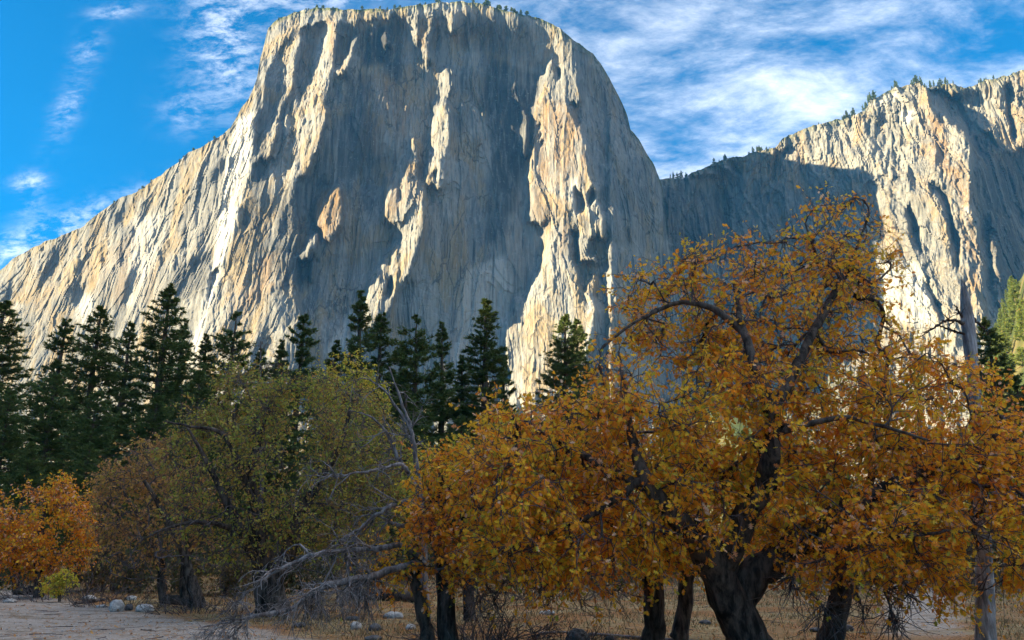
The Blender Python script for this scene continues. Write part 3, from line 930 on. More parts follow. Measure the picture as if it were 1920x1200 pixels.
def tubes(P, R, sides=5):
    """P (M,N,3) paths, R (M,N) radii -> verts, quads"""
    M, n = P.shape[:2]
    T = np.gradient(P, axis=1)
    T /= np.linalg.norm(T, axis=2, keepdims=True) + 1e-9
    ref = np.where(np.abs(T[:, :1, 2:3]) < 0.85, np.array((0., 0, 1)), np.array((1., 0, 0)))
    A = np.cross(T, np.broadcast_to(ref, T.shape))
    A /= np.linalg.norm(A, axis=2, keepdims=True) + 1e-9
    B = np.cross(T, A)
    ang = np.arange(sides) * 2 * np.pi / sides
    ring = A[:, :, None] * np.cos(ang)[None, None, :, None] + B[:, :, None] * np.sin(ang)[None, None, :, None]
    V = P[:, :, None] + ring * R[:, :, None, None]
    idx = np.arange(M * n * sides).reshape(M, n, sides)
    nx = np.roll(idx, -1, 2)
    q = np.stack([idx[:, :-1], nx[:, :-1], nx[:, 1:], idx[:, 1:]], -1).reshape(-1, 4)
    return V.reshape(-1, 3), q


def tube_list(paths, radii, sides=5):
    """list of paths with different point counts -> one verts, quads pair"""
    groups = {}
    for p, r in zip(paths, radii):
        groups.setdefault(len(p), []).append((p, r))
    Vs, Qs, off = [], [], 0
    for n, g in groups.items():
        v, q = tubes(np.array([a for a, _ in g]), np.array([b for _, b in g]), sides)
        Vs.append(v)
        Qs.append(q + off)
        off += len(v)
    return np.concatenate(Vs), np.concatenate(Qs)


def catmull(pts, n):
    pts = np.asarray(pts, float)
    p = np.concatenate([[2 * pts[0] - pts[1]], pts, [2 * pts[-1] - pts[-2]]])
    t = np.linspace(0, len(pts) - 1 - 1e-6, n)
    i = t.astype(int)
    f = (t - i)[:, None]
    a, b, c, d = p[i], p[i + 1], p[i + 2], p[i + 3]
    return 0.5 * (2 * b + (c - a) * f + (2 * a - 5 * b + 4 * c - d) * f ** 2 + (3 * b - a - 3 * c + d) * f ** 3)


# lobed oak leaf, length 1 along u
LEAF_V = np.array([(0, 0), (0.20, 0.05), (0.30, 0.34), (0.42, 0.09), (0.60, 0.40), (0.70, 0.10), (0.84, 0.24), (1.0, 0.0),
                   (0.84, -0.24), (0.70, -0.10), (0.60, -0.40), (0.42, -0.09), (0.30, -0.34), (0.20, -0.05)], float)
LEAF_T = np.array([(0, 1, 13), (1, 2, 3), (3, 4, 5), (5, 6, 7), (7, 8, 9), (9, 10, 11), (11, 12, 13), (1, 3, 11), (1, 11, 13), (3, 5, 9), (3, 9, 11), (5, 7, 9)])
DIAM_V = np.array([(0, 0), (0.35, 0.28), (0.62, 0.12), (0.72, 0.26), (1.0, 0), (0.66, -0.26), (0.30, -0.24)], float)
DIAM_T = np.array([(0, 1, 6), (1, 2, 6), (2, 5, 6), (2, 3, 4), (2, 4, 5)])


def unit(v):
    return v / (np.linalg.norm(v, axis=-1, keepdims=True) + 1e-9)


def leaves_mesh(name, pos, axis, size, tint, lobed=True, flat=0.0):
    LV, LT = (LEAF_V, LEAF_T) if lobed else (DIAM_V, DIAM_T)
    n = len(pos)
    axis = unit(axis)
    rnd = unit(RNG.normal(size=(n, 3)) + np.array((0, 0, flat * 6)))
    side = unit(np.cross(axis, rnd))
    nor = np.cross(axis, side)
    curl = RNG.uniform(-0.5, 0.9, (n, 1, 1))
    u, v = LV[:, 0][None, :, None], LV[:, 1][None, :, None]
    V = pos[:, None] + size[:, None, None] * (u * axis[:, None] + v * side[:, None] + (np.abs(v) * 0.45 + curl * 0.35 * u * u * (1 - flat)) * nor[:, None])
    k = LV.shape[0]
    T = (np.arange(n) * k)[:, None, None] + LT[None]
    return mesh_np(name, V.reshape(-1, 3), tris=T.reshape(-1, 3), attrs={'tint': np.repeat(tint, k)})


def sample_poly(poly, n, rng):
    poly = np.asarray(poly, float)
    lo, hi = poly.min(0), poly.max(0)
    out = np.zeros((0, 2))
    while len(out) < n:
        p = rng.uniform(lo, hi, (n * 3, 2))
        out = np.concatenate([out, p[poly_mask(p[:, 0], p[:, 1], poly) > 0.5]])
    return out[:n]


def edge_dist(p, poly):
    poly = np.asarray(poly, float)
    d = np.full(len(p), 1e9)
    for a, b in zip(poly, np.roll(poly, -1, 0)):
        ab = b - a
        t = np.clip(((p - a) @ ab) / (ab @ ab), 0, 1)
        d = np.minimum(d, np.linalg.norm(p - a - t[:, None] * ab, axis=1))
    return d


class Oak:
    """broadleaf tree: given limbs, then branches grown out to points spread through the crown"""
    def __init__(s, seed):
        s.rng = np.random.default_rng(seed)
        s.P = np.zeros((0, 3))
        s.par = np.zeros(0, int)
        s.rmin = np.zeros(0)
        s.dirs = np.zeros((0, 3))
        s.br = []                # lists of node indices, first one is the attach node
        s.nlimb = 0
        s.tint0 = 0.47
        s.leafy = []             # per branch: number of leaf twigs wanted

    def add(s, pts, rad, parent, leafy=0.0):
        n0 = len(s.P)
        pts = np.asarray(pts)
        d = unit(np.gradient(pts, axis=0)) if len(pts) > 1 else np.array([[0, 0, 1.]])
        s.P = np.concatenate([s.P, pts])
        s.dirs = np.concatenate([s.dirs, d])
        s.rmin = np.concatenate([s.rmin, rad])
        s.par = np.concatenate([s.par, [parent], np.arange(n0, n0 + len(pts) - 1)]).astype(int)
        s.br.append(([parent] if parent >= 0 else []) + list(range(n0, n0 + len(pts))))
        s.leafy.append(leafy)

    def limb(s, ctrl, n=18, parent=None):
        """ctrl rows: px, py, depth, radius"""
        c = np.asarray(ctrl, float)
        pts = at(c[:, 0], c[:, 1], c[:, 2])
        q = catmull(np.concatenate([pts, c[:, 3:4]], 1), n)
        wob = s.rng.normal(size=(n, 3)) * (0.10 if len(s.P) == 0 else 0.25) * np.minimum(q[:, 3:4], 0.08)
        p = q[:, :3] + wob
        par = -1
        if len(s.P):
            par = int(np.argmin(((s.P - p[0]) ** 2).sum(1)))
            p = p[1:]
            q = q[1:]
        s.add(p, np.maximum(q[:, 3], 0.004), par)
        s.nlimb += 1

    def targets(s, poly, n, ymid, thick, leafy=1.0, roundness=150.0, slope=0.0, lump_n=1.75):
        p = sample_poly(poly, n * 3, s.rng)
        lump = fbm(p[:, 0] / 48, p[:, 1] / 40, int(s.rng.integers(9999)), 2) + s.rng.normal(size=len(p)) * 0.22
        p = p[np.argsort(-lump)[:int(n * lump_n)]]
        p = p[s.rng.permutation(len(p))[:n]]
        e = edge_dist(p, poly)
        t = thick * np.sqrt(np.clip(e / roundness, 0.03, 1))
        Y = ymid + s.rng.uniform(-1, 1, n) * t + slope * (p[:, 1] - np.mean(np.array(poly)[:, 1]))
        s.grow(at(p[:, 0], p[:, 1], Y), np.full(n, leafy))

    def grow(s, T, leafy):
        d0 = np.array([((s.P - t) ** 2).sum(1).min() for t in T])
        for i in np.argsort(d0):
            t = T[i]
            dv = t - s.P
            dist = np.sqrt((dv ** 2).sum(1))
            align = (dv * s.dirs).sum(1) / (dist + 1e-6)
            cost = dist * (1.25 - 0.35 * align) + 0.4 * (s.P[:, 2] < 0.9)
            j = int(np.argmin(cost))
            L = dist[j]
            if L < 0.05:
                continue
            n = int(np.clip(L / 0.22, 3, 9))
            u = np.linspace(0, 1, n + 1)[1:, None]
            p0, p3 = s.P[j], t
            m1 = p0 + (s.dirs[j] * 0.28 + unit(p3 - p0) * 0.12 + s.rng.normal(size=3) * 0.10) * L
            m2 = p0 + (p3 - p0) * 0.66 + (s.rng.normal(size=3) * 0.13 + np.array((0, 0, 0.08))) * L
            b = (1 - u) ** 3 * p0 + 3 * (1 - u) ** 2 * u * m1 + 3 * (1 - u) * u * u * m2 + u ** 3 * p3
            b += s.rng.normal(size=b.shape) * 0.012
            s.add(b, np.full(n, 0.0), j, leafy[i])

    def finish(s, rtip=0.006, power=0.44):
        cnt = np.zeros(len(s.P))
        for b in s.br:
            cnt[b[-1]] += 1
        for i in range(len(s.P) - 1, -1, -1):
            if s.par[i] >= 0:
                cnt[s.par[i]] += cnt[i]
        s.R = np.maximum(s.rmin, rtip * np.maximum(cnt, 1) ** power)

    def twigs(s, per=8, length=(0.25, 0.85), leaves=9, lsize=0.10, spread=0.9, droop=0.25):
        """leaf-bearing twigs on every grown branch"""
        src, base_t = [], []
        for k, b in enumerate(s.br):
            if s.leafy[k] <= 0 and s.leafy[k] > -1:
                continue
            nodes = b[max(1, len(b) // 3):]
            m = max(1, int(round(per * abs(s.leafy[k]) ** 0.5)))
            src += list(s.rng.choice(nodes, m))
            base_t += [s.leafy[k]] * m
        src = np.array(src)
        lf = np.array(base_t)
        M = len(src)
        n = 5
        d = unit(s.dirs[src] * 0.55 + s.rng.normal(size=(M, 3)) * spread)
        L = s.rng.uniform(*length, M)
        P = np.zeros((M, n, 3))
        P[:, 0] = s.P[src]
        for i in range(1, n):
            d = unit(d + s.rng.normal(size=(M, 3)) * 0.28 + np.array((0, 0, -droop * 0.35)))
            P[:, i] = P[:, i - 1] + d * (L / (n - 1))[:, None]
        R = np.linspace(1, 0.45, n)[None] * s.rng.uniform(0.004, 0.0085, M)[:, None]
        # leaves
        nl = s.rng.poisson(leaves * np.clip(lf, 0, 3))
        own = np.repeat(np.arange(M), nl)
        K = len(own)
        t = s.rng.uniform(0.15, 1.0, K) ** 0.7 * (n - 1.001)
        i = t.astype(int)
        f = (t - i)[:, None]
        pos = P[own, i] * (1 - f) + P[own, i + 1] * f
        ax = unit(P[own, i + 1] - P[own, i])
        axis = ax * 0.35 + s.rng.normal(size=(K, 3)) * 0.6 + np.array((0, 0, -droop * 1.6))
        pos = pos + unit(axis) * 0.02
        size = lsize * s.rng.uniform(0.55, 1.25, K)
        tone = fbm(pos[:, 0] / 0.9, (pos[:, 2] + pos[:, 1] * 0.5) / 0.9, int(s.rng.integers(999)), 3)
        tint = np.clip(s.tint0 + 0.26 * tone + s.rng.normal(size=K) * 0.26, 0.02, 0.99)
        return P, R, pos, axis, size, tint

    def build(s, name, label, category, leaf_mat, group=None, bark=None, twig_mat=None, n_branches=12, n_leaf_parts=0, lobed=True, twig_kw=None, tip=0.006, cull=None):
        bark = bark or BARK
        twig_mat = twig_mat or TWIG
        s.finish(tip)
        base = s.P[0].copy()
        base[2] = float(ground_z(base[0], base[1]))
        root = obj(name, None, loc=base, label=label, category=category)
        if group:
            root['group'] = group
        order = sorted(range(s.nlimb, len(s.br)), key=lambda k: -s.R[s.br[k][1]])
        own = list(range(1, s.nlimb)) + order[:n_branches]
        rest = order[n_branches:]

        def path(k):
            b = s.br[k]
            r = s.R[b].copy()
            if k > 0 and len(b) > 1:
                r[0] = min(r[0], r[1] * 1.25)
            r = np.minimum.accumulate(r) if k else r
            return s.P[b] - base, r
        p, r = path(0)
        sub = catmull(np.concatenate([p, r[:, None]], 1), len(p) * 3)
        v, q = tubes(sub[None, :, :3], sub[None, :, 3], 18)
        vv = v + base
        cen = np.repeat(sub[:, :3], 18, 0)
        un = unit(v - cen)
        rough = fbm(un[:, 0] * 2.2 + vv[:, 2] * 0.4, un[:, 1] * 2.2 + vv[:, 2] * 0.9, 5, 3)
        v = cen + (v - cen) * (1 + rough[:, None] * 0.10)
        obj('trunk', mesh_np('trunk', v, quads=q, smooth=True), bark, root)
        for k in own:
            p, r = path(k)
            v, q = tubes(p[None], r[None], 9 if r[0] > 0.05 else 6)
            obj('branch', mesh_np('branch', v, quads=q, smooth=True), bark if r[0] > 0.035 else twig_mat, root)
        tw = s.twigs(**(twig_kw or {}))
        P, R, pos, axis, size, tint = tw
        if cull is not None:
            keep = cull(P[:, 2])
            P, R = P[keep], R[keep]
        ps, rs = [], []
        for k in rest:
            p, r = path(k)
            ps.append(p)
            rs.append(r)
        ps += list(P - base)
        rs += list(R)
        v, q = tube_list(ps, rs, 4)
        obj('twigs', mesh_np('twigs', v, quads=q, smooth=True), twig_mat, root, kind='stuff')
        if cull is not None:
            keep = cull(pos)
            pos, axis, size, tint = pos[keep], axis[keep], size[keep], tint[keep]
        singles = []
        if n_leaf_parts:
            near = np.argsort(np.linalg.norm(pos - CAM, axis=1) / size)[:n_leaf_parts]
            rest_i = np.setdiff1d(np.arange(len(pos)), near)
            shapes = []
            for q_ in range(8):
                t8 = np.full(1, 0.06 + 0.13 * q_)
                shapes.append(leaves_mesh('leaf', np.zeros((1, 3)), np.array([[1., 0, 0]]), np.ones(1), t8, True))
                shapes[-1].materials.append(leaf_mat)
            for k in near:
                o = obj('leaf', shapes[int(np.clip((tint[k] - 0.0) * 8, 0, 7))], None, None, loc=pos[k] - base)
                singles.append(o)
                o.rotation_euler = Vector(axis[k]).to_track_quat('X', 'Z').to_euler()
                o.scale = (size[k],) * 3
            pos, axis, size, tint = pos[rest_i], axis[rest_i], size[rest_i], tint[rest_i]
        crown = obj('crown', leaves_mesh('crown', pos - base, axis, size, tint, lobed), leaf_mat, root, kind='stuff')
        for o in singles:
            o.parent = crown
        return root


# ------------------------------------------------------------------ the oaks, near ones first
def ground_py(Y):
    """image row of flat ground at depth Y"""
    return 600 - FPX * math.tan(math.atan2(-CAM[2], Y) - PITCH)


def clear_snag(pos):
    """the snag stands free of leaves near its foot"""
    x = pos[:, 0] / pos[:, 1]
    xs = at(1846, 1040, 15.6)
    near = np.abs(x - xs[0] / xs[1]) < 0.018 + 0.006 * np.sin(pos[:, 2] * 5)
    return ~(near & (pos[:, 2] < 2.7) & (pos[:, 1] < 16.2) & (RNG.random(len(pos)) < 0.93))


OAKG = 'autumn oaks at the edge of the meadow'
t = Oak(1)
t.limb([(1432, 1275, 13.0, .46), (1412, 1225, 13.0, .36), (1390, 1170, 12.95, .31), (1360, 1110, 12.8, .275), (1330, 1050, 12.6, .24), (1300, 998, 12.3, .21), (1245, 950, 11.8, .14),
        (1208, 890, 11.6, .10), (1185, 820, 11.9, .065), (1172, 740, 12.2, .04), (1160, 660, 12.5, .02)], 30)
t.limb([(1372, 1130, 13.0, .30), (1420, 1072, 13.0, .26), (1465, 1040, 12.9, .23), (1540, 985, 12.6, .18), (1640, 925, 12.2, .13), (1740, 880, 12.1, .09), (1840, 860, 12.2, .05)], 24)
t.limb([(1345, 1070, 12.7, .26), (1392, 985, 12.4, .20), (1432, 900, 12.0, .165), (1450, 830, 11.7, .12), (1436, 750, 11.7, .095), (1408, 660, 11.9, .075), (1388, 600, 12.3, .052), (1382, 562, 12.6, .03)], 26)
t.limb([(1446, 815, 11.7, .065), (1500, 800, 11.5, .046), (1580, 782, 11.4, .036), (1660, 800, 11.4, .026), (1740, 825, 11.3, .018)], 16)
t.limb([(1440, 780, 11.65, .08), (1480, 715, 11.9, .062), (1515, 640, 12.4, .05), (1560, 560, 13.0, .04), (1600, 480, 13.4, .028), (1630, 400, 13.6, .013)], 18)
t.limb([(1395, 625, 12.2, .038), (1340, 580, 12.4, .026), (1270, 568, 12.7, .018), (1190, 605, 12.4, .016), (1130, 650, 12.2, .009)], 16)
t.limb([(1225, 920, 11.7, .07), (1150, 885, 11.9, .05), (1060, 835, 12.7, .028), (975, 790, 12.6, .010)], 16)
t.limb([(1210, 895, 11.5, .07), (1120, 960, 11.8, .045), (1030, 1000, 12.3, .025), (955, 1035, 12.2, .010)], 14)
t.limb([(1500, 1010, 12.8, .09), (1560, 1030, 12.0, .06), (1650, 1010, 11.6, .04), (1760, 1000, 11.4, .02)], 14)
t.limb([(1560, 560, 13.8, .03), (1530, 480, 13.7, .02), (1510, 420, 13.6, .01)], 8)
A_TOP = [(1130, 640), (1160, 540), (1220, 505), (1310, 475), (1390, 430), (1440, 470), (1530, 400), (1600, 420), (1640, 480), (1650, 580), (1690, 640), (1560, 660), (1300, 660)]
A_SPRIG = [(1510, 370), (1560, 335), (1650, 350), (1690, 430), (1660, 560), (1620, 600), (1560, 520)]
A_MID = [(900, 760), (960, 725), (1080, 720), (1130, 640), (1300, 640), (1560, 650), (1690, 640), (1780, 645), (1840, 690), (1880, 750), (1935, 850), (1935, 900), (880, 900)]
A_LOW = [(900, 860), (1935, 860), (1960, 1000), (1935, 1110), (1760, 1105), (1620, 1085), (1500, 1085), (1430, 1010), (1330, 1000), (1180, 1080), (1000, 1085), (880, 1040)]
t.targets(A_TOP, 140, 13.2, 1.6, 0.65, lump_n=2.0)
t.targets(A_SPRIG, 26, 13.6, 0.8, 0.45, 60)
t.targets(A_MID, 270, 12.6, 2.0, 0.95, lump_n=1.9)
t.targets(A_LOW, 280, 12.3, 1.9, 0.95, lump_n=2.0)
t.targets([(1450, 1075), (1800, 1085), (1790, 1130), (1700, 1190), (1600, 1175), (1480, 1190)], 26, 12.2, 0.8, -1.0, 60)
t.build('oak_tree', 'largest orange oak with a thick leaning trunk and wide crown', 'oak', ORANGE, OAKG, n_branches=70, n_leaf_parts=300, tip=0.0085, cull=clear_snag,
        twig_kw=dict(per=9, leaves=12.5, lsize=0.086))

# twin-trunk oak with silver dead branches on its left side
t = Oak(2)
t.limb([(845, 1235, 15.0, .20), (838, 1180, 15.0, .175), (836, 1120, 15.0, .16), (832, 1060, 15.0, .15), (820, 1010, 15.0, .13), (812, 960, 14.9, .10), (830, 900, 14.8, .06)], 20)
t.limb([(815, 1232, 15.05, .17), (800, 1180, 15.1, .13), (788, 1120, 15.1, .115), (778, 1075, 15.1, .10), (785, 1010, 15.2, .08), (770, 960, 15.2, .05)], 16)
t.limb([(830, 1010, 15.0, .08), (880, 960, 14.6, .06), (950, 935, 14.2, .045), (1020, 940, 13.9, .03)], 12)
t.limb([(812, 960, 14.9, .07), (870, 890, 15.0, .05), (930, 850, 15.2, .03)], 10)
t.targets([(775, 1060), (768, 940), (790, 870), (830, 850), (920, 800), (1000, 800), (1080, 840), (1100, 960), (1060, 1075), (930, 1085), (840, 1075)], 150, 14.6, 1.3, 1.0, 110)
t.targets([(690, 1060), (770, 1030), (800, 1090), (720, 1085)], 14, 15.2, 0.6, 0.8, 60)
t.targets([(860, 1085), (1180, 1090), (1180, 1125), (1050, 1150), (920, 1195), (850, 1150)], 36, 14.4, 0.9, -1.0, 60)
oak_twin = t.build('oak_tree', 'twin-trunked golden oak with bare silver branches reaching out low to one side', 'oak', ORANGE, OAKG, n_branches=20,
                   twig_kw=dict(per=8, leaves=12, lsize=0.086))


def bare_branch(name, parent, ctrls, mat, seed, n_side=16, side_len=(0.3, 1.0), sub=3, droop=0.05):
    """dead limb with its own forking twigs; child of parent, or a mesh at world place"""
    rng = np.random.default_rng(seed)
    base = np.array(parent.location) if parent else np.zeros(3)
    c = np.asarray(ctrls, float)
    q = catmull(np.concatenate([at(c[:, 0], c[:, 1], c[:, 2]), c[:, 3:4]], 1), 30)
    main = q[:, :3] + rng.normal(size=(30, 3)) * 0.012
    knot = 1 + 0.16 * rng.normal(size=30) * (rng.random(30) < 0.5)
    q[:, 3] *= knot
    paths, rads = [main], [q[:, 3]]
    level = [(main, q[:, 3])]
    for lv in range(sub):
        nxt = []
        for p, r in level:
            m = n_side if lv == 0 else max(2, int(n_side * (0.35 if lv == 1 else 0.22)))
            for _ in range(m):
                k = int(rng.uniform(0.2, 0.97) * (len(p) - 1))
                d = unit(unit(p[min(k + 1, len(p) - 1)] - p[max(k - 1, 0)]) * 0.75 + rng.normal(size=3) * 0.62)
                L = rng.uniform(*side_len) * (0.62 ** lv)
                n = 7
                pp = [p[k]]
                for i in range(1, n):
                    d = unit(d + rng.normal(size=3) * 0.24 + np.array((0, 0, -droop)))
                    pp.append(pp[-1] + d * L / (n - 1))
                r0 = min(r[k] * 0.7, 0.019 * 0.62 ** lv + 0.002)
                rr = np.linspace(r0, max(0.0025, r0 * 0.3), n)
                nxt.append((np.array(pp), rr))
        paths += [p for p, _ in nxt]
        rads += [r for _, r in nxt]
        level = nxt
    v, qd = tubes(main[None] - base, q[None, :, 3], 10)
    limb = obj(name, mesh_np(name, v, quads=qd, smooth=True), mat, parent)
    v, qd = tube_list([p - base for p in paths[1:]], rads[1:], 6)
    obj('twigs', mesh_np('twigs', v, quads=qd, smooth=True), mat, limb, kind='stuff')
    return limb


bare_branch('dead_branch', oak_twin, [(786, 1040, 15.1, .055), (752, 1022, 14.9, .052), (713, 1027, 14.7, .052), (680, 1030, 14.6, .05), (627, 1033, 14.4, .045), (580, 1043, 14.3, .038), (540, 1060, 14.2, .032),
                                      (500, 1082, 14.1, .024), (456, 1098, 14.0, .012)], GREY_WOOD, 5, 17, droop=0.12)
bare_branch('dead_branch', oak_twin, [(790, 1060, 15.1, .075), (755, 1062, 14.7, .07), (720, 1073, 14.5, .067), (693, 1083, 14.3, .064), (647, 1090, 14.1, .060), (610, 1101, 14.0, .056), (583, 1114, 13.9, .052), (560, 1134, 13.85, .046),
                                      (530, 1147, 13.8, .04), (480, 1154, 13.7, .028), (430, 1165, 13.6, .018), (370, 1178, 13.5, .008)], GREY_WOOD, 6, 24, droop=0.12)
bare_branch('dead_branch', oak_twin, [(788, 985, 15.1, .045), (767, 985, 14.9, .042), (740, 983, 14.8, .036), (716, 969, 14.7, .02), (690, 950, 14.6, .01)], GREY_WOOD, 7, 5, (0.2, 0.6))
bare_branch('dead_branch', oak_twin, [(800, 935, 15.0, .055), (757, 943, 14.8, .05), (717, 957, 14.6, .036), (680, 985, 14.5, .024), (650, 1008, 14.4, .018), (625, 1026, 14.4, .012)], GREY_WOOD, 8, 12, (0.3, 0.9))

# grey bare sapling-like dead tree behind the twin oak
t2 = obj('dead_tree', None, loc=(*at(785, 600, 18.0)[:2], 0), label='slim bare grey dead tree with forked stems rising left of the golden oak', category='dead tree')
bare_branch('trunk', t2, [(800, ground_py(18), 18.0, .085), (795, 1050, 18, .08), (790, 950, 18, .07), (782, 880, 18, .06), (773, 817, 18, .05), (767, 793, 18, .042), (753, 753, 18, .03), (730, 688, 18.1, .012)], GREY_WOOD, 9, 9, (0.3, 1.1))
bare_branch('branch', t2, [(789, 935, 18.0, .05), (767, 887, 17.9, .045), (747, 860, 17.8, .04), (733, 827, 17.8, .036), (717, 800, 17.7, .03), (690, 778, 17.6, .018), (655, 770, 17.6, .008)], GREY_WOOD, 10, 9, (0.3, 1.0))
bare_branch('branch', t2, [(770, 805, 18.0, .035), (747, 767, 18.0, .03), (720, 731, 18.0, .022), (687, 711, 18, .014), (663, 716, 18, .008), (655, 760, 18, .004)], GREY_WOOD, 11, 8, (0.3, 0.9))
bare_branch('branch', t2, [(768, 888, 17.9, .045), (750, 871, 17.6, .04), (707, 880, 17.4, .03), (675, 886, 17.2, .024), (630, 893, 17.1, .015), (560, 891, 17.0, .006)], GREY_WOOD, 12, 12, (0.3, 1.0))

# two straight-stemmed oaks beside the big trunk
t = Oak(3)
t.limb([(1226, ground_py(15.5), 15.5, .24), (1226, 1180, 15.5, .20), (1226, 1120, 15.5, .19), (1222, 1060, 15.5, .18), (1232, 990, 15.5, .14), (1215, 920, 15.4, .10), (1190, 850, 15.3, .06)], 18)
t.limb([(1225, 1040, 15.5, .10), (1150, 980, 15.2, .07), (1080, 930, 14.8, .04)], 10)
t.limb([(1230, 990, 15.5, .09), (1290, 930, 15.7, .06), (1330, 860, 15.8, .03)], 10)
t.targets([(980, 1040), (1000, 860), (1080, 760), (1200, 720), (1330, 760), (1380, 880), (1340, 1020), (1200, 1085), (1060, 1080)], 150, 15.5, 1.4, 1.0)
t.build('oak_tree', 'straight-stemmed oak standing next left of the thick leaning trunk', 'oak', ORANGE, OAKG, n_branches=12, twig_kw=dict(per=8, leaves=8, lsize=0.10), lobed=False)

t = Oak(4)
t.limb([(1272, ground_py(17), 17.0, .19), (1278, 1170, 17, .16), (1286, 1110, 17, .15), (1292, 1050, 17, .13), (1310, 980, 17, .10), (1330, 900, 17.1, .05)], 16)
t.targets([(1160, 1040), (1200, 900), (1300, 840), (1440, 860), (1500, 960), (1450, 1050), (1300, 1080)], 90, 17.2, 1.2, 0.95)
t.build('oak_tree', 'slender oak stem leaning between the straight oak and the thick trunk', 'oak', ORANGE, OAKG, n_branches=8, twig_kw=dict(per=8, leaves=8, lsize=0.10), lobed=False)

t = Oak(5)
t.limb([(1550, ground_py(14.6), 14.6, .24), (1562, 1180, 14.6, .20), (1574, 1130, 14.6, .185), (1582, 1080, 14.6, .17), (1590, 1020, 14.6, .14), (1615, 950, 14.5, .10), (1640, 880, 14.5, .06)], 18)
t.limb([(1588, 1030, 14.6, .09), (1680, 960, 14.3, .06), (1780, 930, 14.1, .03)], 10)
t.limb([(1590, 1020, 14.6, .08), (1540, 950, 14.8, .05), (1510, 880, 14.9, .03)], 10)
t.targets([(1450, 1040), (1480, 880), (1600, 800), (1750, 800), (1880, 860), (1920, 980), (1860, 1090), (1700, 1100), (1560, 1080)], 170, 14.8, 1.5, 1.0)
t.build('oak_tree', 'oak with a short trunk leaning right under the orange canopy near the grey snag', 'oak', ORANGE, OAKG, n_branches=12, cull=clear_snag, twig_kw=dict(per=8, leaves=8, lsize=0.10), lobed=False)

# yellow oak behind the twin oak
t = Oak(6)
t.limb([(880, ground_py(22), 22.0, .16), (876, 1050, 22, .13), (866, 960, 22, .09), (855, 880, 22, .05)], 14)
t.targets([(785, 930), (800, 840), (840, 805), (890, 820), (960, 790), (1010, 830), (1000, 920), (900, 960)], 90, 22.0, 1.3, 1.0, 90)
t.build('oak_tree', 'bright yellow oak crown peeking out behind the twin-trunked oak', 'oak', YELLOW, OAKG, n_branches=6, twig_kw=dict(per=9, leaves=10, lsize=0.10), lobed=False)

# big olive oak left of centre
t = Oak(7)
t.tint0 = 0.5
t.limb([(512, ground_py(23.5), 23.5, .52), (508, 1130, 23.5, .44), (500, 1080, 23.5, .38), (492, 1030, 23.5, .28), (480, 960, 23.4, .20), (470, 890, 23.3, .14), (490, 810, 23.2, .09), (500, 740, 23.2, .05)], 22)
t.limb([(506, 1100, 23.5, .30), (540, 1040, 23.4, .24), (560, 970, 23.3, .18), (600, 900, 23.2, .12), (640, 830, 23, .08), (660, 750, 23, .04)], 18)
t.limb([(500, 1070, 23.5, .20), (455, 1000, 23.2, .15), (420, 930, 22.8, .10), (380, 850, 22.6, .06), (350, 800, 22.5, .03)], 16)
t.limb([(480, 960, 23.4, .10), (440, 850, 22.4, .08), (410, 810, 22.2, .06), (360, 800, 22.0, .04), (310, 790, 21.9, .02)], 14)
t.limb([(455, 1000, 23.2, .09), (400, 980, 22.2, .06), (330, 985, 21.8, .04), (270, 1010, 21.6, .02)], 14)
t.targets([(300, 880), (340, 790), (400, 720), (450, 690), (520, 720), (580, 690), (650, 690), (720, 760), (760, 860), (740, 960), (680, 1040), (560, 1030), (440, 1050), (350, 1030)], 250, 23.0, 2.3, 0.66, lump_n=1.3)
t.targets([(220, 1060), (270, 960), (400, 930), (470, 1000), (420, 1080), (270, 1090)], 90, 21.8, 1.2, -0.8, 60)
t.targets([(540, 1040), (700, 1040), (690, 1110), (570, 1120)], 40, 22.5, 1.2, -0.6, 60)
t.build('oak_tree', 'broad olive and brown oak with a dark forked trunk left of centre', 'oak', OLIVE, OAKG, n_branches=30, lobed=False,
        twig_kw=dict(per=15, leaves=8.5, lsize=0.095, length=(0.35, 1.0)))

# olive filler oak between it and the twin oak
t = Oak(8)
t.limb([(660, ground_py(31), 31.0, .24), (661, 1080, 31, .21), (660, 1020, 31, .18), (665, 940, 31, .13), (680, 860, 31, .08)], 14)
t.targets([(590, 1030), (590, 900), (620, 780), (690, 740), (760, 800), (790, 920), (770, 1030), (690, 1060)], 150, 31.0, 2.0, 1.0)
t.build('oak_tree', 'dull green oak on a straight dark stem behind the silver branches', 'oak', OLIVE, OAKG, n_branches=6, lobed=False, twig_kw=dict(per=11, leaves=10, lsize=0.12, length=(0.4, 1.0)))

# golden-green oak top in front of the pines
t = Oak(9)
t.limb([(630, ground_py(40), 40.0, .30), (632, 1000, 40, .25), (636, 880, 40, .18), (640, 760, 40, .10)], 14)
t.targets([(560, 780), (575, 710), (620, 675), (660, 668), (700, 690), (730, 750), (720, 820), (600, 830)], 90, 40.0, 2.2, 0.8, lump_n=1.3)
t.build('oak_tree', 'tall golden-green oak top standing in front of the pointed central pine', 'oak', YELLOW, OAKG, n_branches=5, lobed=False, twig_kw=dict(per=10, leaves=9, lsize=0.15, length=(0.5, 1.1)))

t = Oak(10)
t.limb([(425, ground_py(38), 38.0, .30), (428, 1000, 38, .24), (434, 880, 38, .16), (440, 770, 38, .08)], 14)
t.targets([(350, 830), (370, 750), (410, 700), (470, 690), (520, 720), (530, 800), (450, 850)], 90, 38.0, 2.0, 1.0)
t.build('oak_tree', 'olive oak top below the dark pine left of the broad olive oak', 'oak', OLIVE, OAKG, n_branches=5, lobed=False, twig_kw=dict(per=10, leaves=9, lsize=0.15, length=(0.5, 1.1)))

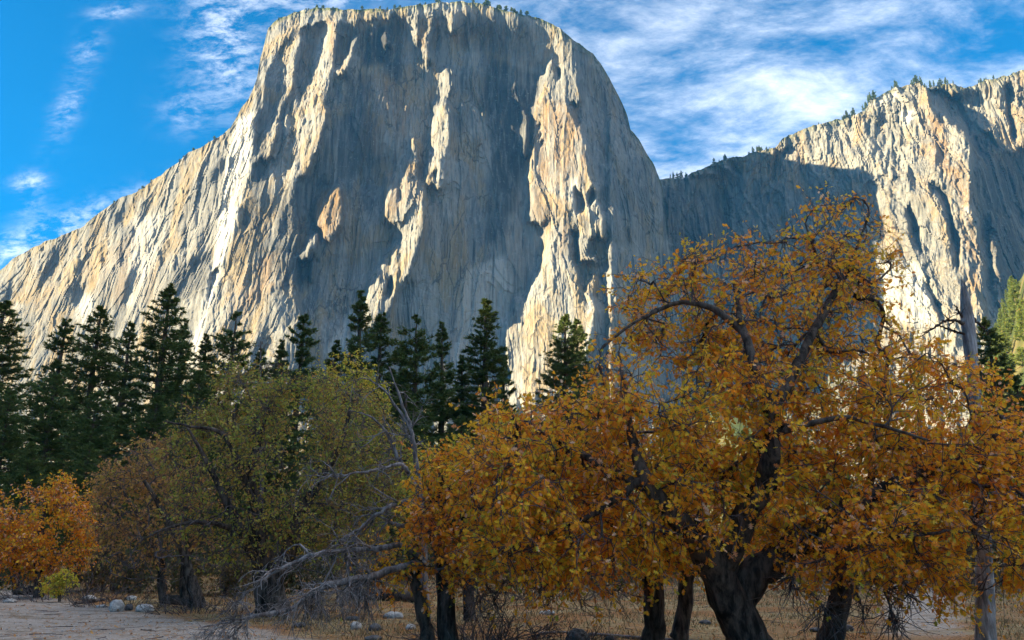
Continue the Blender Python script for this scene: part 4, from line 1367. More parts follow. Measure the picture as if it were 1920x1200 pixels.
# brownish, half-bare oaks at the left
t = Oak(12)
t.limb([(372, ground_py(26.5), 26.5, .24), (365, 1110, 26.5, .20), (352, 1070, 26.5, .17), (340, 1020, 26.4, .13), (300, 950, 26.2, .09), (270, 900, 26, .05)], 16)
t.limb([(350, ground_py(27), 27.0, .17), (342, 1100, 27, .14), (352, 1040, 27, .11), (380, 980, 27, .07), (390, 930, 27, .04)], 12)
t.limb([(305, ground_py(27), 27.0, .18), (303, 1090, 27, .15), (298, 1040, 27, .12), (260, 970, 26.8, .07), (230, 920, 26.7, .04)], 12)
t.targets([(180, 1010), (180, 900), (230, 850), (300, 820), (380, 840), (420, 930), (400, 1030), (300, 1060), (210, 1070)], 150, 26.5, 1.8, 0.5, lump_n=1.3)
t.targets([(170, 1090), (240, 980), (400, 980), (400, 1090), (260, 1110)], 80, 25.4, 1.2, -0.8, 60)
t.build('oak_tree', 'half-bare brown oak with several leaning dark stems behind the grey boulders', 'oak', BROWN, OAKG, n_branches=14, lobed=False, twig_kw=dict(per=12, leaves=8, lsize=0.11, length=(0.35, 1.0)))

t = Oak(13)
t.tint0 = 0.56
t.limb([(72, ground_py(33), 33.0, .20), (72, 1070, 33, .17), (75, 1010, 33, .13), (85, 950, 33, .06)], 12)
t.limb([(30, ground_py(33.5), 33.5, .16), (28, 1070, 33.5, .13), (20, 1000, 33.5, .08)], 10)
t.targets([(-60, 1075), (-50, 950), (20, 925), (100, 900), (150, 910), (175, 970), (165, 1040), (190, 1085), (100, 1090)], 170, 33.0, 2.0, 0.8)
t.build('oak_tree', 'low bushy ochre oak at the far left beside the gravel track', 'oak', ORANGE, OAKG, n_branches=10, lobed=False, twig_kw=dict(per=11, leaves=10, lsize=0.13, length=(0.4, 0.9)))

t = Oak(14)
t.limb([(215, ground_py(38), 38.0, .2), (218, 1050, 38, .16), (225, 950, 38, .09)], 10)
t.targets([(150, 1000), (170, 890), (230, 850), (320, 800), (350, 860), (320, 960), (200, 1040)], 110, 38.0, 2.0, 0.8)
t.build('oak_tree', 'small orange-brown oak below the tall left pines', 'oak', BROWN, OAKG, n_branches=6, lobed=False, twig_kw=dict(per=10, leaves=9, lsize=0.14, length=(0.4, 1.0)))

# yellow shrub at the foot of the left oak
t = Oak(15)
t.limb([(112, ground_py(30), 30.0, .05), (112, 1095, 30, .04), (114, 1080, 30, .02)], 6)
t.targets([(80, 1112), (84, 1085), (115, 1075), (142, 1085), (146, 1112)], 34, 30.0, 0.5, 1.0, 25)
t.build('shrub', 'small yellow-green shrub under the far left orange oak', 'shrub', YELLOW, None, n_branches=4, lobed=False, twig_kw=dict(per=6, leaves=9, lsize=0.09, length=(0.15, 0.35)))

# ------------------------------------------------------------------ conifers
def conifer_meshes(seed, H=26.0, rmax=3.1, n_br=150, clumps=9, base=0.10, shape=0.85, droop=0.2, tuft=0.42, dense=9, gap=0.25):
    rng = np.random.default_rng(seed)
    zt = np.linspace(0, H, 14)
    bend = np.cumsum(rng.normal(size=(14, 2)) * 0.03, 0)
    tp = np.concatenate([bend, zt[:, None]], 1)
    tr = 0.016 * H * (1 - zt / H) ** 0.8 + 0.02
    tv, tq = tubes(tp[None], tr[None], 9)
    f = np.sort(rng.uniform(base, 0.995, n_br) ** 0.9)
    f = 0.5 * f + 0.5 * np.floor(f * 30 + rng.uniform(-0.4, 0.4, n_br)) / 30 + rng.normal(size=n_br) * 0.008
    f = np.clip(f, base, 0.995)
    az = np.arange(n_br) * 2.39996 + rng.normal(size=n_br) * 0.4
    L = rmax * (1 - f) ** shape * np.clip((1.0 - f) / 0.10, 0.25, 1) ** 0.5 * rng.uniform(1 - gap * 1.6, 1.12, n_br) + 0.10
    L *= 1 - 0.35 * (f < base + 0.12) * rng.random(n_br)
    lop = 1 + 0.22 * np.cos(az - rng.uniform(0, 6)) * np.sin(f * 9 + rng.uniform(0, 6))
    L *= lop
    n = 7
    u = np.linspace(0, 1, n)
    up = np.interp(f, [0, 0.5, 1], [-droop, 0.05, 0.75])[:, None]
    px = np.cos(az)[:, None] * L[:, None] * u
    py = np.sin(az)[:, None] * L[:, None] * u
    pz = (f * H)[:, None] + L[:, None] * (up * u + 0.22 * u ** 3 * (1 - f)[:, None] - 0.12 * np.sin(u * np.pi) * (1 - f)[:, None])
    bx = np.interp(f * H, zt, tp[:, 0])[:, None]
    by = np.interp(f * H, zt, tp[:, 1])[:, None]
    P = np.stack([px + bx, py + by, pz], -1)
    R = (0.012 * L + 0.012)[:, None] * np.linspace(1, 0.25, n)[None]
    bv, bq = tubes(P, R, 4)
    # needle tufts along and beside each branch
    cnt = np.maximum(3, ((clumps + 2.5) * (L / rmax) ** 0.8 * rng.uniform(0.7, 1.3, n_br))).astype(int) * 3
    own = np.repeat(np.arange(n_br), cnt)
    K = len(own)
    t = rng.uniform(0.22, 1.0, K) ** 0.75 * (n - 1.001)
    i = t.astype(int)
    fr = (t - i)[:, None]
    c = P[own, i] * (1 - fr) + P[own, i + 1] * fr
    ax = unit(P[own, i + 1] - P[own, i])
    side = unit(np.cross(ax, np.array((0, 0, 1.))))
    width = (L[own] * 0.30 * (1 - 0.55 * (t / n)))[:, None]
    off = rng.uniform(-1, 1, (K, 1))
    c = c + side * off * width + np.array((0, 0, 1)) * rng.normal(size=(K, 1)) * 0.07 - ax * np.abs(off) * width * 0.35
    m = dense + 1
    d = unit(np.repeat(ax + side * off * 0.9, m, 0) * 0.8 + rng.normal(size=(K * m, 3)) * 0.62 + np.array((0, 0, 0.10)))
    ln = tuft * rng.uniform(0.6, 1.2, (K * m, 1)) * np.repeat(0.55 + 0.45 * np.clip((1 - f[own]) / 0.25, 0, 1), m)[:, None]
    w = unit(np.cross(d, rng.normal(size=(K * m, 3)))) * 0.042 * (tuft / 0.42)
    b0 = np.repeat(c, m, 0)
    V = np.stack([b0 - w, b0 + w, b0 + d * ln], 1).reshape(-1, 3)
    T = np.arange(len(V)).reshape(-1, 3)
    tint = np.repeat(np.clip(0.42 + 0.18 * rng.normal(size=K) - 0.0 * t, 0, 0.98), m * 3)
    return (mesh_np('trunk', tv, quads=tq, smooth=True), mesh_np('branches', bv, quads=bq), mesh_np('crown', V, tris=T, attrs={'tint': tint}), H)


PINE_KINDS = [conifer_meshes(101, 26, 4.2, 270, 9, 0.10, 0.66, 0.20, 0.40, 9, 0.28), conifer_meshes(102, 26, 4.8, 160, 11, 0.16, 0.58, 0.18, 0.46, 9, 0.45),
              conifer_meshes(103, 26, 3.0, 230, 8, 0.12, 0.60, 0.25, 0.38, 9, 0.35), conifer_meshes(104, 26, 5.0, 300, 10, 0.04, 0.72, 0.22, 0.40, 8, 0.3),
              conifer_meshes(105, 26, 3.6, 125, 9, 0.2, 0.5, 0.0, 0.52, 10, 0.6), conifer_meshes(106, 26, 5.6, 280, 11, 0.02, 0.55, 0.15, 0.44, 8, 0.35),
              conifer_meshes(107, 26, 3.9, 190, 9, 0.12, 0.62, 0.3, 0.42, 9, 0.5), conifer_meshes(108, 26, 3.3, 240, 9, 0.08, 0.75, 0.1, 0.38, 9, 0.35)]
for k in PINE_KINDS:
    k[0].materials.append(PINE_BARK)
    k[1].materials.append(PINE_BARK)
    k[2].materials.append(NEEDLE)
PINEG = 'dark conifers in front of the granite wall'


def conifer(name, label, kind, px, py, Y, wide=1.0, group=PINEG, rot=None, lean=0.0):
    tm, bm, cm, H = PINE_KINDS[kind]
    top = at(px, py, Y)
    x, y = float(top[0]), float(top[1])
    z0 = float(ground_z(x, y)) - 0.1
    s = (float(top[2]) - z0) / H
    r = obj(name, None, loc=(x, y, z0), label=label, category='conifer', group=group)
    r.scale = (s * wide * 1.36, s * wide * 1.36, s)
    r.rotation_euler = (0, lean, rot if rot is not None else (px * 0.37) % 6.28)
    for nm, me in (('trunk', tm), ('branches', bm), ('crown', cm)):
        o = obj(nm, me, None, r)
        if nm != 'trunk':
            o['kind'] = 'stuff'
    return r


for a in [
    ('tall dark conifer cut by the left edge of the picture', 3, 2, 560, 74, 1.25),
    ('ragged pine, first full one from the left edge', 6, 125, 598, 88, 1.1),
    ('broad pointed conifer left of the tallest left pine', 3, 198, 573, 80, 1.05),
    ('slim conifer tucked right behind the broad pointed one', 2, 245, 603, 96, 1.0),
    ('tallest dark pine of the left group, sharply pointed', 0, 322, 533, 80, 1.1),
    ('thin conifer leaning against the tallest left pine', 7, 349, 602, 94, 1.1),
    ('open-branched pine standing alone above the olive oak', 1, 440, 584, 90, 1.0),
    ('open ragged pine left of the golden-green oak top', 4, 571, 592, 95, 0.95),
    ('sharply pointed full pine in the middle above the golden oak', 7, 681, 543, 86, 1.05),
    ('shorter pine pressed against the right of the central pointed one', 6, 716, 588, 92, 1.15),
    ('layered fir with flat spreading boughs right of centre', 1, 786, 594, 85, 1.05),
    ('slim fir behind the layered one', 7, 836, 604, 95, 1.0),
    ('slender columnar pine, tallest right of centre', 2, 908, 560, 86, 1.2),
    ('small conifer tip right of the slender columnar pine', 4, 946, 674, 100, 0.8),
    ('full bushy pine left of the orange oak crown', 3, 1054, 586, 88, 1.0),
    ('second tip of the bushy pine by the orange oak', 2, 1080, 598, 94, 1.05),
    ('dark conifer behind the grey dead snag', 0, 1846, 596, 66, 1.0),
    ('dark conifer at the lower right picture edge', 3, 1905, 700, 52, 1.1),
]:
    conifer('pine_tree', a[0], *a[1:])
# darker, lower conifers that close the gaps beneath
FILL = [('narrow fir between the tallest left pine and the lone open pine', 7, 396, 628, 92, 1.1), ('dark fir just right of the lone open pine', 6, 492, 655, 90, 1.1),
        ('pointed fir between the ragged pine and the central pine', 7, 624, 640, 90, 1.2), ('slim fir between the shorter pine and the layered fir', 2, 752, 640, 94, 1.1),
        ('pointed fir left of the ragged pine', 7, 534, 640, 94, 1.1), ('pointed fir in the gap right of the slim layered pair', 7, 872, 668, 90, 1.1), ('bushy low conifer filling the lower left corner of the wood', 5, 20, 730, 58, 1.0), ('bushy conifer under the ragged left pine', 5, 105, 700, 64, 1.0),
        ('rounded dark conifer beneath the broad pointed one', 5, 185, 735, 60, 1.0), ('green young conifer in front of the tallest left pine', 3, 290, 740, 56, 1.3),
        ('dark young conifer behind the half-bare brown oak', 5, 60, 830, 48, 1.0), ('round dark conifer behind the small orange-brown oak', 5, 170, 830, 50, 0.9),
        ('young conifer right of the tallest left pine', 3, 380, 690, 70, 1.2), ('dark conifer left of the open ragged pine', 3, 520, 690, 74, 1.2),
        ('young fir below the layered one', 3, 760, 720, 70, 1.2), ('short conifer between layered fir and columnar pine', 5, 866, 778, 66, 0.8),
        ('low conifer under the columnar pine', 3, 925, 770, 72, 1.2), ('low conifer left of the bushy pine', 5, 1000, 790, 66, 0.8),
        ('low dark conifer behind the crown of the straight oak', 5, 1140, 800, 64, 0.9), ('dark conifer hidden behind the middle of the orange crown', 5, 1270, 860, 62, 0.9),
        ('dark conifer behind the upright limb of the largest oak', 5, 1420, 850, 66, 0.9), ('dark conifer behind the right half of the orange crown', 5, 1560, 840, 64, 1.0),
        ('dark conifer between the orange crown and the snag', 5, 1700, 820, 62, 1.0), ('dark conifer low behind the snag', 5, 1800, 800, 58, 0.9),
        ('low dark conifer at the far right edge', 5, 1910, 880, 46, 0.9), ('dark fir behind the broad olive oak', 5, 450, 800, 66, 1.0), ('dark fir behind the dull green oak', 5, 610, 790, 68, 1.0)]
for a in FILL:
    conifer('pine_tree', a[0], *a[1:])

# bare pale snag among the pines
t2 = obj('dead_tree', None, loc=(*at(487, 600, 60.0)[:2], 0), label='thin leafless tree among the pines above the olive oak', category='dead tree')
bare_branch('trunk', t2, [(492, ground_py(60), 60, .16), (490, 900, 60, .14), (489, 760, 60, .11), (488, 700, 60, .08), (489, 640, 60, .03)], TWIG, 31, 16, (1.0, 2.6))

# ---- grey snag at the right
def build_snag():
    base = at(1850, ground_py(15.6), 15.6)
    r = obj('dead_tree', None, loc=(base[0], base[1], 0), label='weathered grey snag with a broken top and split hollow foot at the right', category='dead tree')
    c = np.array([(1851, ground_py(15.6) + 6, 15.6, .21), (1849, 1180, 15.6, .178), (1847, 1120, 15.6, .165), (1844, 1040, 15.6, .15), (1840, 950, 15.6, .135), (1836, 860, 15.6, .12), (1830, 770, 15.6, .108), (1822, 680, 15.6, .112), (1815, 610, 15.6, .12), (1809, 560, 15.6, .085), (1806, 528, 15.6, .02)])
    q = catmull(np.concatenate([at(c[:, 0], c[:, 1], c[:, 2]), c[:, 3:4]], 1), 60)
    S = 28
    v, qd = tubes(q[None, :, :3], q[None, :, 3], S)
    cen = np.repeat(q[:, :3], S, 0)
    ang = np.tile(np.arange(S) / S * 2 * np.pi, 60)
    hgt = v[:, 2]
    flute = 0.10 * fbm(np.cos(ang) * 2.2 + 5, np.sin(ang) * 2.2 + hgt * 0.25, 61, 4) + 0.05 * fbm(ang * 4, hgt * 3, 62, 3)
    split = -0.45 * np.exp(-((np.abs((ang - 4.2 + np.pi) % (2 * np.pi) - np.pi)) / 0.22) ** 2) * smoothstep(0.75, 0.1, hgt)
    v = cen + (v - cen) * (1 + flute + split)[:, None]
    topm = hgt > hgt.max() - 0.35
    v[topm, 2] += 0.22 * fbm(ang[topm] * 2.0, hgt[topm], 63, 2)
    obj('trunk', mesh_np('trunk', v - np.array((base[0], base[1], 0)), quads=qd, smooth=True), SNAG_WOOD, r)
    bare_branch('branch', r, [(1808, 608, 15.6, .035), (1788, 600, 15.4, .03), (1765, 605, 15.3, .022), (1740, 622, 15.2, .014), (1724, 632, 15.1, .006)], BARK, 41, 4, (0.15, 0.4), 2)
    bare_branch('branch', r, [(1808, 626, 15.6, .03), (1785, 620, 15.5, .022), (1760, 612, 15.4, .016), (1735, 622, 15.3, .008)], BARK, 42, 3, (0.15, 0.35), 2)
    bare_branch('branch', r, [(1806, 596, 15.6, .03), (1797, 585, 15.5, .02), (1790, 572, 15.4, .008)], BARK, 43, 2, (0.1, 0.2), 1)
    bare_branch('branch', r, [(1822, 592, 15.7, .03), (1838, 610, 15.8, .02), (1856, 622, 15.9, .008)], BARK, 44, 3, (0.1, 0.3), 1)


build_snag()

# ------------------------------------------------------------------ small trees on the rims and far slopes
def small_conifer(seed, H=14.0, rmax=2.4, n=46, mat=None, tuft=1.0):
    k = conifer_meshes(seed, H, rmax, n, 4, 0.12, 0.7, 0.1, tuft, 5, 0.5)
    k[0].materials.append(PINE_BARK)
    k[2].materials.append(mat)
    return k


RIM_KINDS = [small_conifer(201, mat=NEEDLE), small_conifer(202, rmax=3.2, n=40, mat=NEEDLE), small_conifer(203, rmax=1.8, mat=NEEDLE), small_conifer(204, H=9, rmax=3.4, n=40, mat=NEEDLE)]
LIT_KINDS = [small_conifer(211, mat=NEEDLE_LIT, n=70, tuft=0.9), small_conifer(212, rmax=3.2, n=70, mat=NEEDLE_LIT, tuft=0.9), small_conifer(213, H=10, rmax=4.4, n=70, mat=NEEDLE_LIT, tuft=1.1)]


def small_tree(kinds, k, loc, h, label, group, rng, name='pine_tree', wide=1.0):
    tm, bm, cm, H = kinds[k]
    r = obj(name, None, loc=loc, label=label, category='conifer', group=group)
    s = h / H
    r.scale = (s * wide, s * wide, s)
    r.rotation_euler = (0, 0, rng.uniform(0, 6.28))
    obj('trunk', tm, None, r)
    o = obj('crown', cm, None, r)
    o['kind'] = 'stuff'
    return r


rng = np.random.default_rng(77)


def rim_point(V, cols, rows_n, px, back):
    j = int(np.argmin(np.abs(cols - px)))
    return V[rows_n - 1 + back, j]


# right cliff rim, thick in places
for lo, hi, n, hs, label in [(1246, 1300, 12, (11, 17), 'small pine in the notch between the two cliffs'), (1300, 1470, 26, (7, 13), 'tiny pine on the lower sloping rim of the farther cliff'),
                             (1500, 1640, 30, (9, 17), 'tiny pine on the middle rim of the farther cliff'), (1640, 1735, 18, (9, 16), 'tiny pine on the highest corner of the farther cliff'),
                             (1735, 1925, 26, (7, 14), 'tiny pine on the rim at the far right edge')]:
    cl = rng.uniform(lo, hi, max(3, n // 5))
    for px in np.sort(np.clip(rng.choice(cl, n) + rng.normal(size=n) * (hi - lo) * 0.05, lo, hi)):
        b = int(rng.integers(0, 3))
        p = rim_point(RW, RW_COLS, 300, px, b)
        small_tree(RIM_KINDS, int(rng.integers(0, 3)), (p[0], p[1], p[2] - 1.0), (hs[0] * 0.6 + (hs[1] * 1.15 - hs[0] * 0.6) * rng.random() ** 1.3), label, 'pines along the rim of the farther cliff', rng, wide=rng.uniform(1.0, 1.9))
for lo, hi, n, hs, label in [(500, 720, 10, (4, 8), 'tiny tree on the left brow of the great granite wall'), (720, 860, 10, (4, 9), 'tiny tree on the flat top of the great granite wall'),
                             (880, 1000, 20, (6, 12), 'tiny tree on the wooded right brow of the great granite wall'), (180, 440, 9, (3, 6), 'tiny bush on the sloping left skyline of the great wall')]:
    for px in np.sort(rng.uniform(lo, hi, n)):
        p = rim_point(GW, GW_COLS, 440, px, int(rng.integers(0, 2)))
        small_tree(RIM_KINDS, 3 if rng.random() < 0.7 else 1, (p[0], p[1], p[2] - 0.8), rng.uniform(*hs), label, 'trees along the rim of the great wall', rng, wide=rng.uniform(1.0, 1.8))

# sunlit wooded slope at the right
for i in range(120):
    px, y = rng.uniform(1815, 1950), rng.uniform(330, 700)
    x = (px - 960) / FPX * (y * math.cos(PITCH) + 80 * math.sin(PITCH))
    k = int(rng.integers(0, 3))
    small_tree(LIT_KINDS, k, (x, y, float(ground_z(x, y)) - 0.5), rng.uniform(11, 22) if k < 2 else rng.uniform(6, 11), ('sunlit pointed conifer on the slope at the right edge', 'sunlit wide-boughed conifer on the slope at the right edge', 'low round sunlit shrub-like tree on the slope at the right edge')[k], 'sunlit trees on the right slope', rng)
# sunlit trees on the mound behind the big oak
for i in range(30):
    x, y = rng.normal(175, 42), rng.uniform(520, 640)
    k = int(rng.integers(0, 3))
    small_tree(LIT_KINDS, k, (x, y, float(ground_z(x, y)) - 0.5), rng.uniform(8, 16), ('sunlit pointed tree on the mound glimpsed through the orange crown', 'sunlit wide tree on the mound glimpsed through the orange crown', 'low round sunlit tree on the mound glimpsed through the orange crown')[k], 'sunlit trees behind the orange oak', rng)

# ------------------------------------------------------------------ boulders, logs, grass, litter
def rock_mat():
    m, N, out = material('boulder_granite')
    P = wpos(N)
    n = N.noise(P, 7, 6, 0.7)
    n2 = N.noise(P, 40, 4, 0.7)
    col = N.mix(N.smooth(n, 0.38, 0.62), (0.30, 0.265, 0.24), (0.56, 0.50, 0.45))
    col = N.mix(N.smooth(n2, 0.58, 0.70), col, (0.10, 0.10, 0.09))
    principled(N, out, col, 0.9, bump(N, n, 0.8, 0.05), 0.15)
    return m


ROCK = rock_mat()
DARKROCK = bark_material('boulder_dark', (0.05, 0.045, 0.045), (0.17, 0.155, 0.15), 8, (1, 1, 1))


def boulder(label, px, py, w, h, mat, seed, flat=1.0):
    """px, py = foot of the stone in the photograph, w and h in pixels there"""
    d = ray(px, py)
    Y = min(-CAM[2] / d[2] * d[1], 60)
    x = d[0] / d[1] * Y
    k = Y / FPX / 0.95
    nu, nv = 22, 13
    th = np.linspace(0, 2 * np.pi, nu, endpoint=False)
    ph = np.linspace(0.0, np.pi, nv)
    T, F = np.meshgrid(th, ph)
    n = np.stack([np.sin(F) * np.cos(T), np.sin(F) * np.sin(T), np.cos(F)], -1)
    rr = 1 + 0.16 * fbm(n[..., 0] * 1.3 + seed * 3.1, n[..., 1] * 1.3 + n[..., 2] * 1.9, seed, 3)
    v = np.stack([n[..., 0] * rr * w * k / 2, n[..., 1] * rr * w * k / 2 * 0.85, n[..., 2] * rr * h * k * 0.62], -1)
    idx = np.arange(nu * nv).reshape(nv, nu)
    nx = np.roll(idx, -1, 1)
    q = np.stack([idx[:-1], idx[1:], nx[1:], nx[:-1]], -1).reshape(-1, 4)
    me = mesh_np('boulder', v.reshape(-1, 3), quads=q, smooth=True)
    o = obj('boulder', me, mat, loc=(x, Y, float(ground_z(x, Y)) + h * k * 0.28), label=label, category='rock', group='stones lying on the meadow')
    o.rotation_euler = (0, 0, seed * 1.7)
    return o


for a in [('rounded pale grey boulder, largest of the group by the gravel track', 217, 1146, 28, 22, ROCK, 1), ('dark flattish boulder with a pale top right of the pale grey one', 271, 1147, 30, 14, ROCK, 2),
          ('small grey stone between the two boulders by the track', 241, 1144, 16, 12, DARKROCK, 3), ('white stone lying behind the boulders by the track', 246, 1126, 17, 8, ROCK, 4),
          ('small pale stone below the leaning oak stems', 316, 1130, 13, 8, ROCK, 5), ('pale grey stone behind the fallen wood left of the boulders', 166, 1125, 24, 9, ROCK, 6),
          ('low grey stones at the left edge of the gravel track', 18, 1128, 24, 7, ROCK, 7), ('flat pale stone left of the largest boulder', 190, 1140, 18, 5, ROCK, 8),
          ('round pale stone in the middle of the dry grass', 667, 1185, 20, 13, ROCK, 9), ('dark round stone right of the pale one in the grass', 703, 1187, 24, 13, DARKROCK, 10),
          ('long flat pale stone in the grass left of the twin trunks', 738, 1162, 34, 12, ROCK, 11), ('small pale stone at the foot of the twin trunks', 770, 1183, 20, 10, ROCK, 12),
          ('flat dark stone in the grass under the silver branches', 660, 1168, 24, 8, DARKROCK, 13), ('grey stone near the edge of the olive oak shade', 562, 1182, 26, 8, DARKROCK, 14),
          ('pale stone in the grass right of the twin trunks', 1030, 1154, 18, 8, ROCK, 15), ('small pale stone beside it in the grass', 1016, 1153, 11, 6, ROCK, 16),
          ('flat stone low in the grass near the bottom edge', 700, 1202, 30, 8, DARKROCK, 17), ('dark stone right of the short leaning oak trunk', 1586, 1182, 26, 12, DARKROCK, 18),
          ('flat dark stone left of the short leaning oak trunk', 1530, 1182, 24, 7, DARKROCK, 19), ('low dark stone in the grass left of the thick trunk', 1322, 1168, 20, 8, DARKROCK, 20),
          ('mossy dark rounded boulder at the bottom edge', 1084, 1212, 46, 34, DARKROCK, 21), ('small dark boulder right of the mossy one', 1144, 1212, 28, 22, DARKROCK, 22)]:
    boulder(*a)


def log(label, ctrl, mat, seed):
    c = np.asarray(ctrl, float)
    P = []
    for px, py, r in c:
        d = ray(px, py)
        Y = min(-CAM[2] / d[2] * d[1], 60)
        P.append((d[0] / d[1] * Y, Y, r * 0.8 + float(ground_z(d[0] / d[1] * Y, Y))))
    q = catmull(np.concatenate([np.array(P), c[:, 2:3]], 1), 24)
    v, qd = tubes(q[None, :, :3], q[None, :, 3], 12)
    cen = np.repeat(q[:, :3], 12, 0)
    v = cen + (v - cen) * (1 + 0.16 * fbm(v[:, 0] * 3 + seed, v[:, 2] * 6 + v[:, 1] * 3, seed, 3))[:, None]
    n = len(v)
    v = np.concatenate([v, q[:1, :3], q[-1:, :3]])
    caps = [(n, (i + 1) % 12, i) for i in range(12)] + [(n + 1, n - 12 + i, n - 12 + (i + 1) % 12) for i in range(12)]
    org = np.array((*q[12, :2], 0))
    obj('log', mesh_np('log', v - org, quads=qd, tris=np.array(caps), smooth=True), mat, loc=org, label=label, category='log')


log('dark fallen log across the far grass left of the twin trunks', [(668, 1127, .22), (720, 1128, .22), (785, 1131, .20)], BARK, 1)
log('long pale fallen log at the bottom edge left of the thick trunk', [(1105, 1189, .035), (1200, 1194, .04), (1290, 1199, .045), (1362, 1203, .04)], GREY_WOOD, 2)
log('dark driftwood lying left of the grey boulders', [(140, 1132, .05), (165, 1130, .08), (196, 1127, .05)], BARK, 3)
log('short pale log at the bottom edge right of the straight oak stems', [(1010, 1190, .03), (1060, 1188, .03), (1100, 1191, .025)], GREY_WOOD, 4)

# bare brush beneath the oaks
def brush(label, px, Y, w, h, seed, mat=None, n=40):
    rng = np.random.default_rng(seed)
    x0 = (px - 960) / FPX * Y
    base = np.array((x0, Y, float(ground_z(x0, Y))))
    paths, rads = [], []
    for i in range(n):
        p = np.array((rng.uniform(-w, w) * 0.5, rng.uniform(-w, w) * 0.3, 0.0))
        d = unit(np.array((p[0] / w * 2.2 + rng.normal() * 0.4, rng.normal() * 0.4, rng.uniform(0.5, 1.2))))
        L = h * rng.uniform(0.5, 1.2)
        stem = [p]
        for _ in range(6):
            d = unit(d + rng.normal(size=3) * 0.20 + np.array((0, 0, -0.06)))
            stem.append(stem[-1] + d * L / 6)
        stem = np.array(stem)
        paths.append(stem)
        rads.append(np.linspace(0.012, 0.004, 7))
        for _ in range(5):
            k = int(rng.integers(1, 6))
            d2 = unit(unit(stem[k + 1] - stem[k]) + rng.normal(size=3) * 0.6)
            s2 = [stem[k]]
            for _ in range(6):
                d2 = unit(d2 + rng.normal(size=3) * 0.25)
                s2.append(s2[-1] + d2 * L * 0.07)
            paths.append(np.array(s2))
            rads.append(np.linspace(0.006, 0.003, 7))
    v, q = tube_list(paths, rads, 4)
    obj('shrub', mesh_np('shrub', v, quads=q), mat or TWIG, loc=base, label=label, category='shrub', group='bare brush under the trees')


for i, a in enumerate([('bare brush right of the twin trunks', 905, 16.5, 2.0, 0.9), ('bare brush under the golden oak near the bottom edge', 990, 14.8, 2.4, 0.6), ('grey brush in the distance right of the twin trunks', 1060, 30, 4.0, 1.1),
                       ('grey brush behind the straight oak stems', 1190, 34, 5.0, 1.2), ('grey brush behind the thick trunk', 1470, 36, 5.0, 1.2), ('grey brush behind the short leaning oak trunk', 1660, 36, 6.0, 1.3),
                       ('grey brush left of the snag foot', 1760, 38, 5.0, 1.5), ('grey brush beyond the snag at the right edge', 1890, 36, 5.0, 1.7), ('grey brush behind the dark fallen log', 730, 36, 5.0, 1.4),
                       ('brush at the foot of the broad olive oak', 430, 24.5, 3.0, 0.9), ('brush behind the boulders by the track', 270, 27.5, 3.5, 0.8), ('brush left of the half-bare brown oak', 170, 31, 4.0, 1.2)]):
    brush(*a, seed=300 + i, n=46)


def scatter(n, rng, y0, y1):
    y = y0 + (y1 - y0) * rng.random(n) ** 1.5
    x = rng.uniform(-0.72, 0.72, n) * y
    return x, y


def road_amount(x, y):
    return smoothstep(13.6, 12.4, 1.15 * x + y) + smoothstep(1.6, 0.7, np.abs(x - 0.485 * y) / (0.045 * y)) * (y > 16)


def build_grass():
    rng = np.random.default_rng(5)
    x, y = scatter(90000, rng, 12.0, 60.0)
    dens = smoothstep(-0.5, 0.5, fbm(x / 2.5, y / 2.5, 401, 3))
    keep = (rng.random(len(x)) < 0.25 + 0.75 * dens) & (rng.random(len(x)) > 1.3 * road_amount(x, y))
    x, y = x[keep], y[keep]
    z = ground_z(x, y)
    n = len(x)
    h = rng.uniform(0.04, 0.15, n) * (0.6 + 0.7 * y / 40)
    az = rng.uniform(0, 6.28, n)
    w = 0.005 + 0.0005 * y
    lean = rng.normal(size=(n, 2)) * 0.5 * h[:, None]
    b = np.stack([x, y, z - 0.01], -1)
    side = np.stack([np.cos(az), np.sin(az), 0 * az], -1) * w[:, None]
    tip = b + np.stack([lean[:, 0], lean[:, 1], h], -1)
    V = np.stack([b - side, b + side, tip], 1).reshape(-1, 3)
    m = leaf_material('dry_grass', [(0.0, (0.13, 0.075, 0.035)), (0.5, (0.28, 0.19, 0.085)), (1.0, (0.44, 0.33, 0.16))], 0.3, 0.7)
    obj('grass', mesh_np('grass', V, tris=np.arange(n * 3).reshape(-1, 3), attrs={'tint': np.repeat(rng.random(n), 3)}), m, kind='stuff', label='short dry straw grass on the meadow')
    # fallen leaves
    x, y = scatter(24000, rng, 12.0, 34.0)
    keep = rng.random(len(x)) > 0.6 * np.clip(road_amount(x, y), 0, 1)
    x, y = x[keep], y[keep]
    n = len(x)
    pos = np.stack([x, y, ground_z(x, y) + 0.012], -1)
    axis = np.stack([rng.normal(size=n), rng.normal(size=n), rng.normal(size=n) * 0.22], -1)
    obj('fallen_leaves', leaves_mesh('fallen_leaves', pos, axis, rng.uniform(0.06, 0.12, n), np.clip(rng.normal(0.72, 0.18, n), 0, 1), False, 0.8), BROWN, kind='stuff', label='brown fallen oak leaves on the ground')


build_grass()


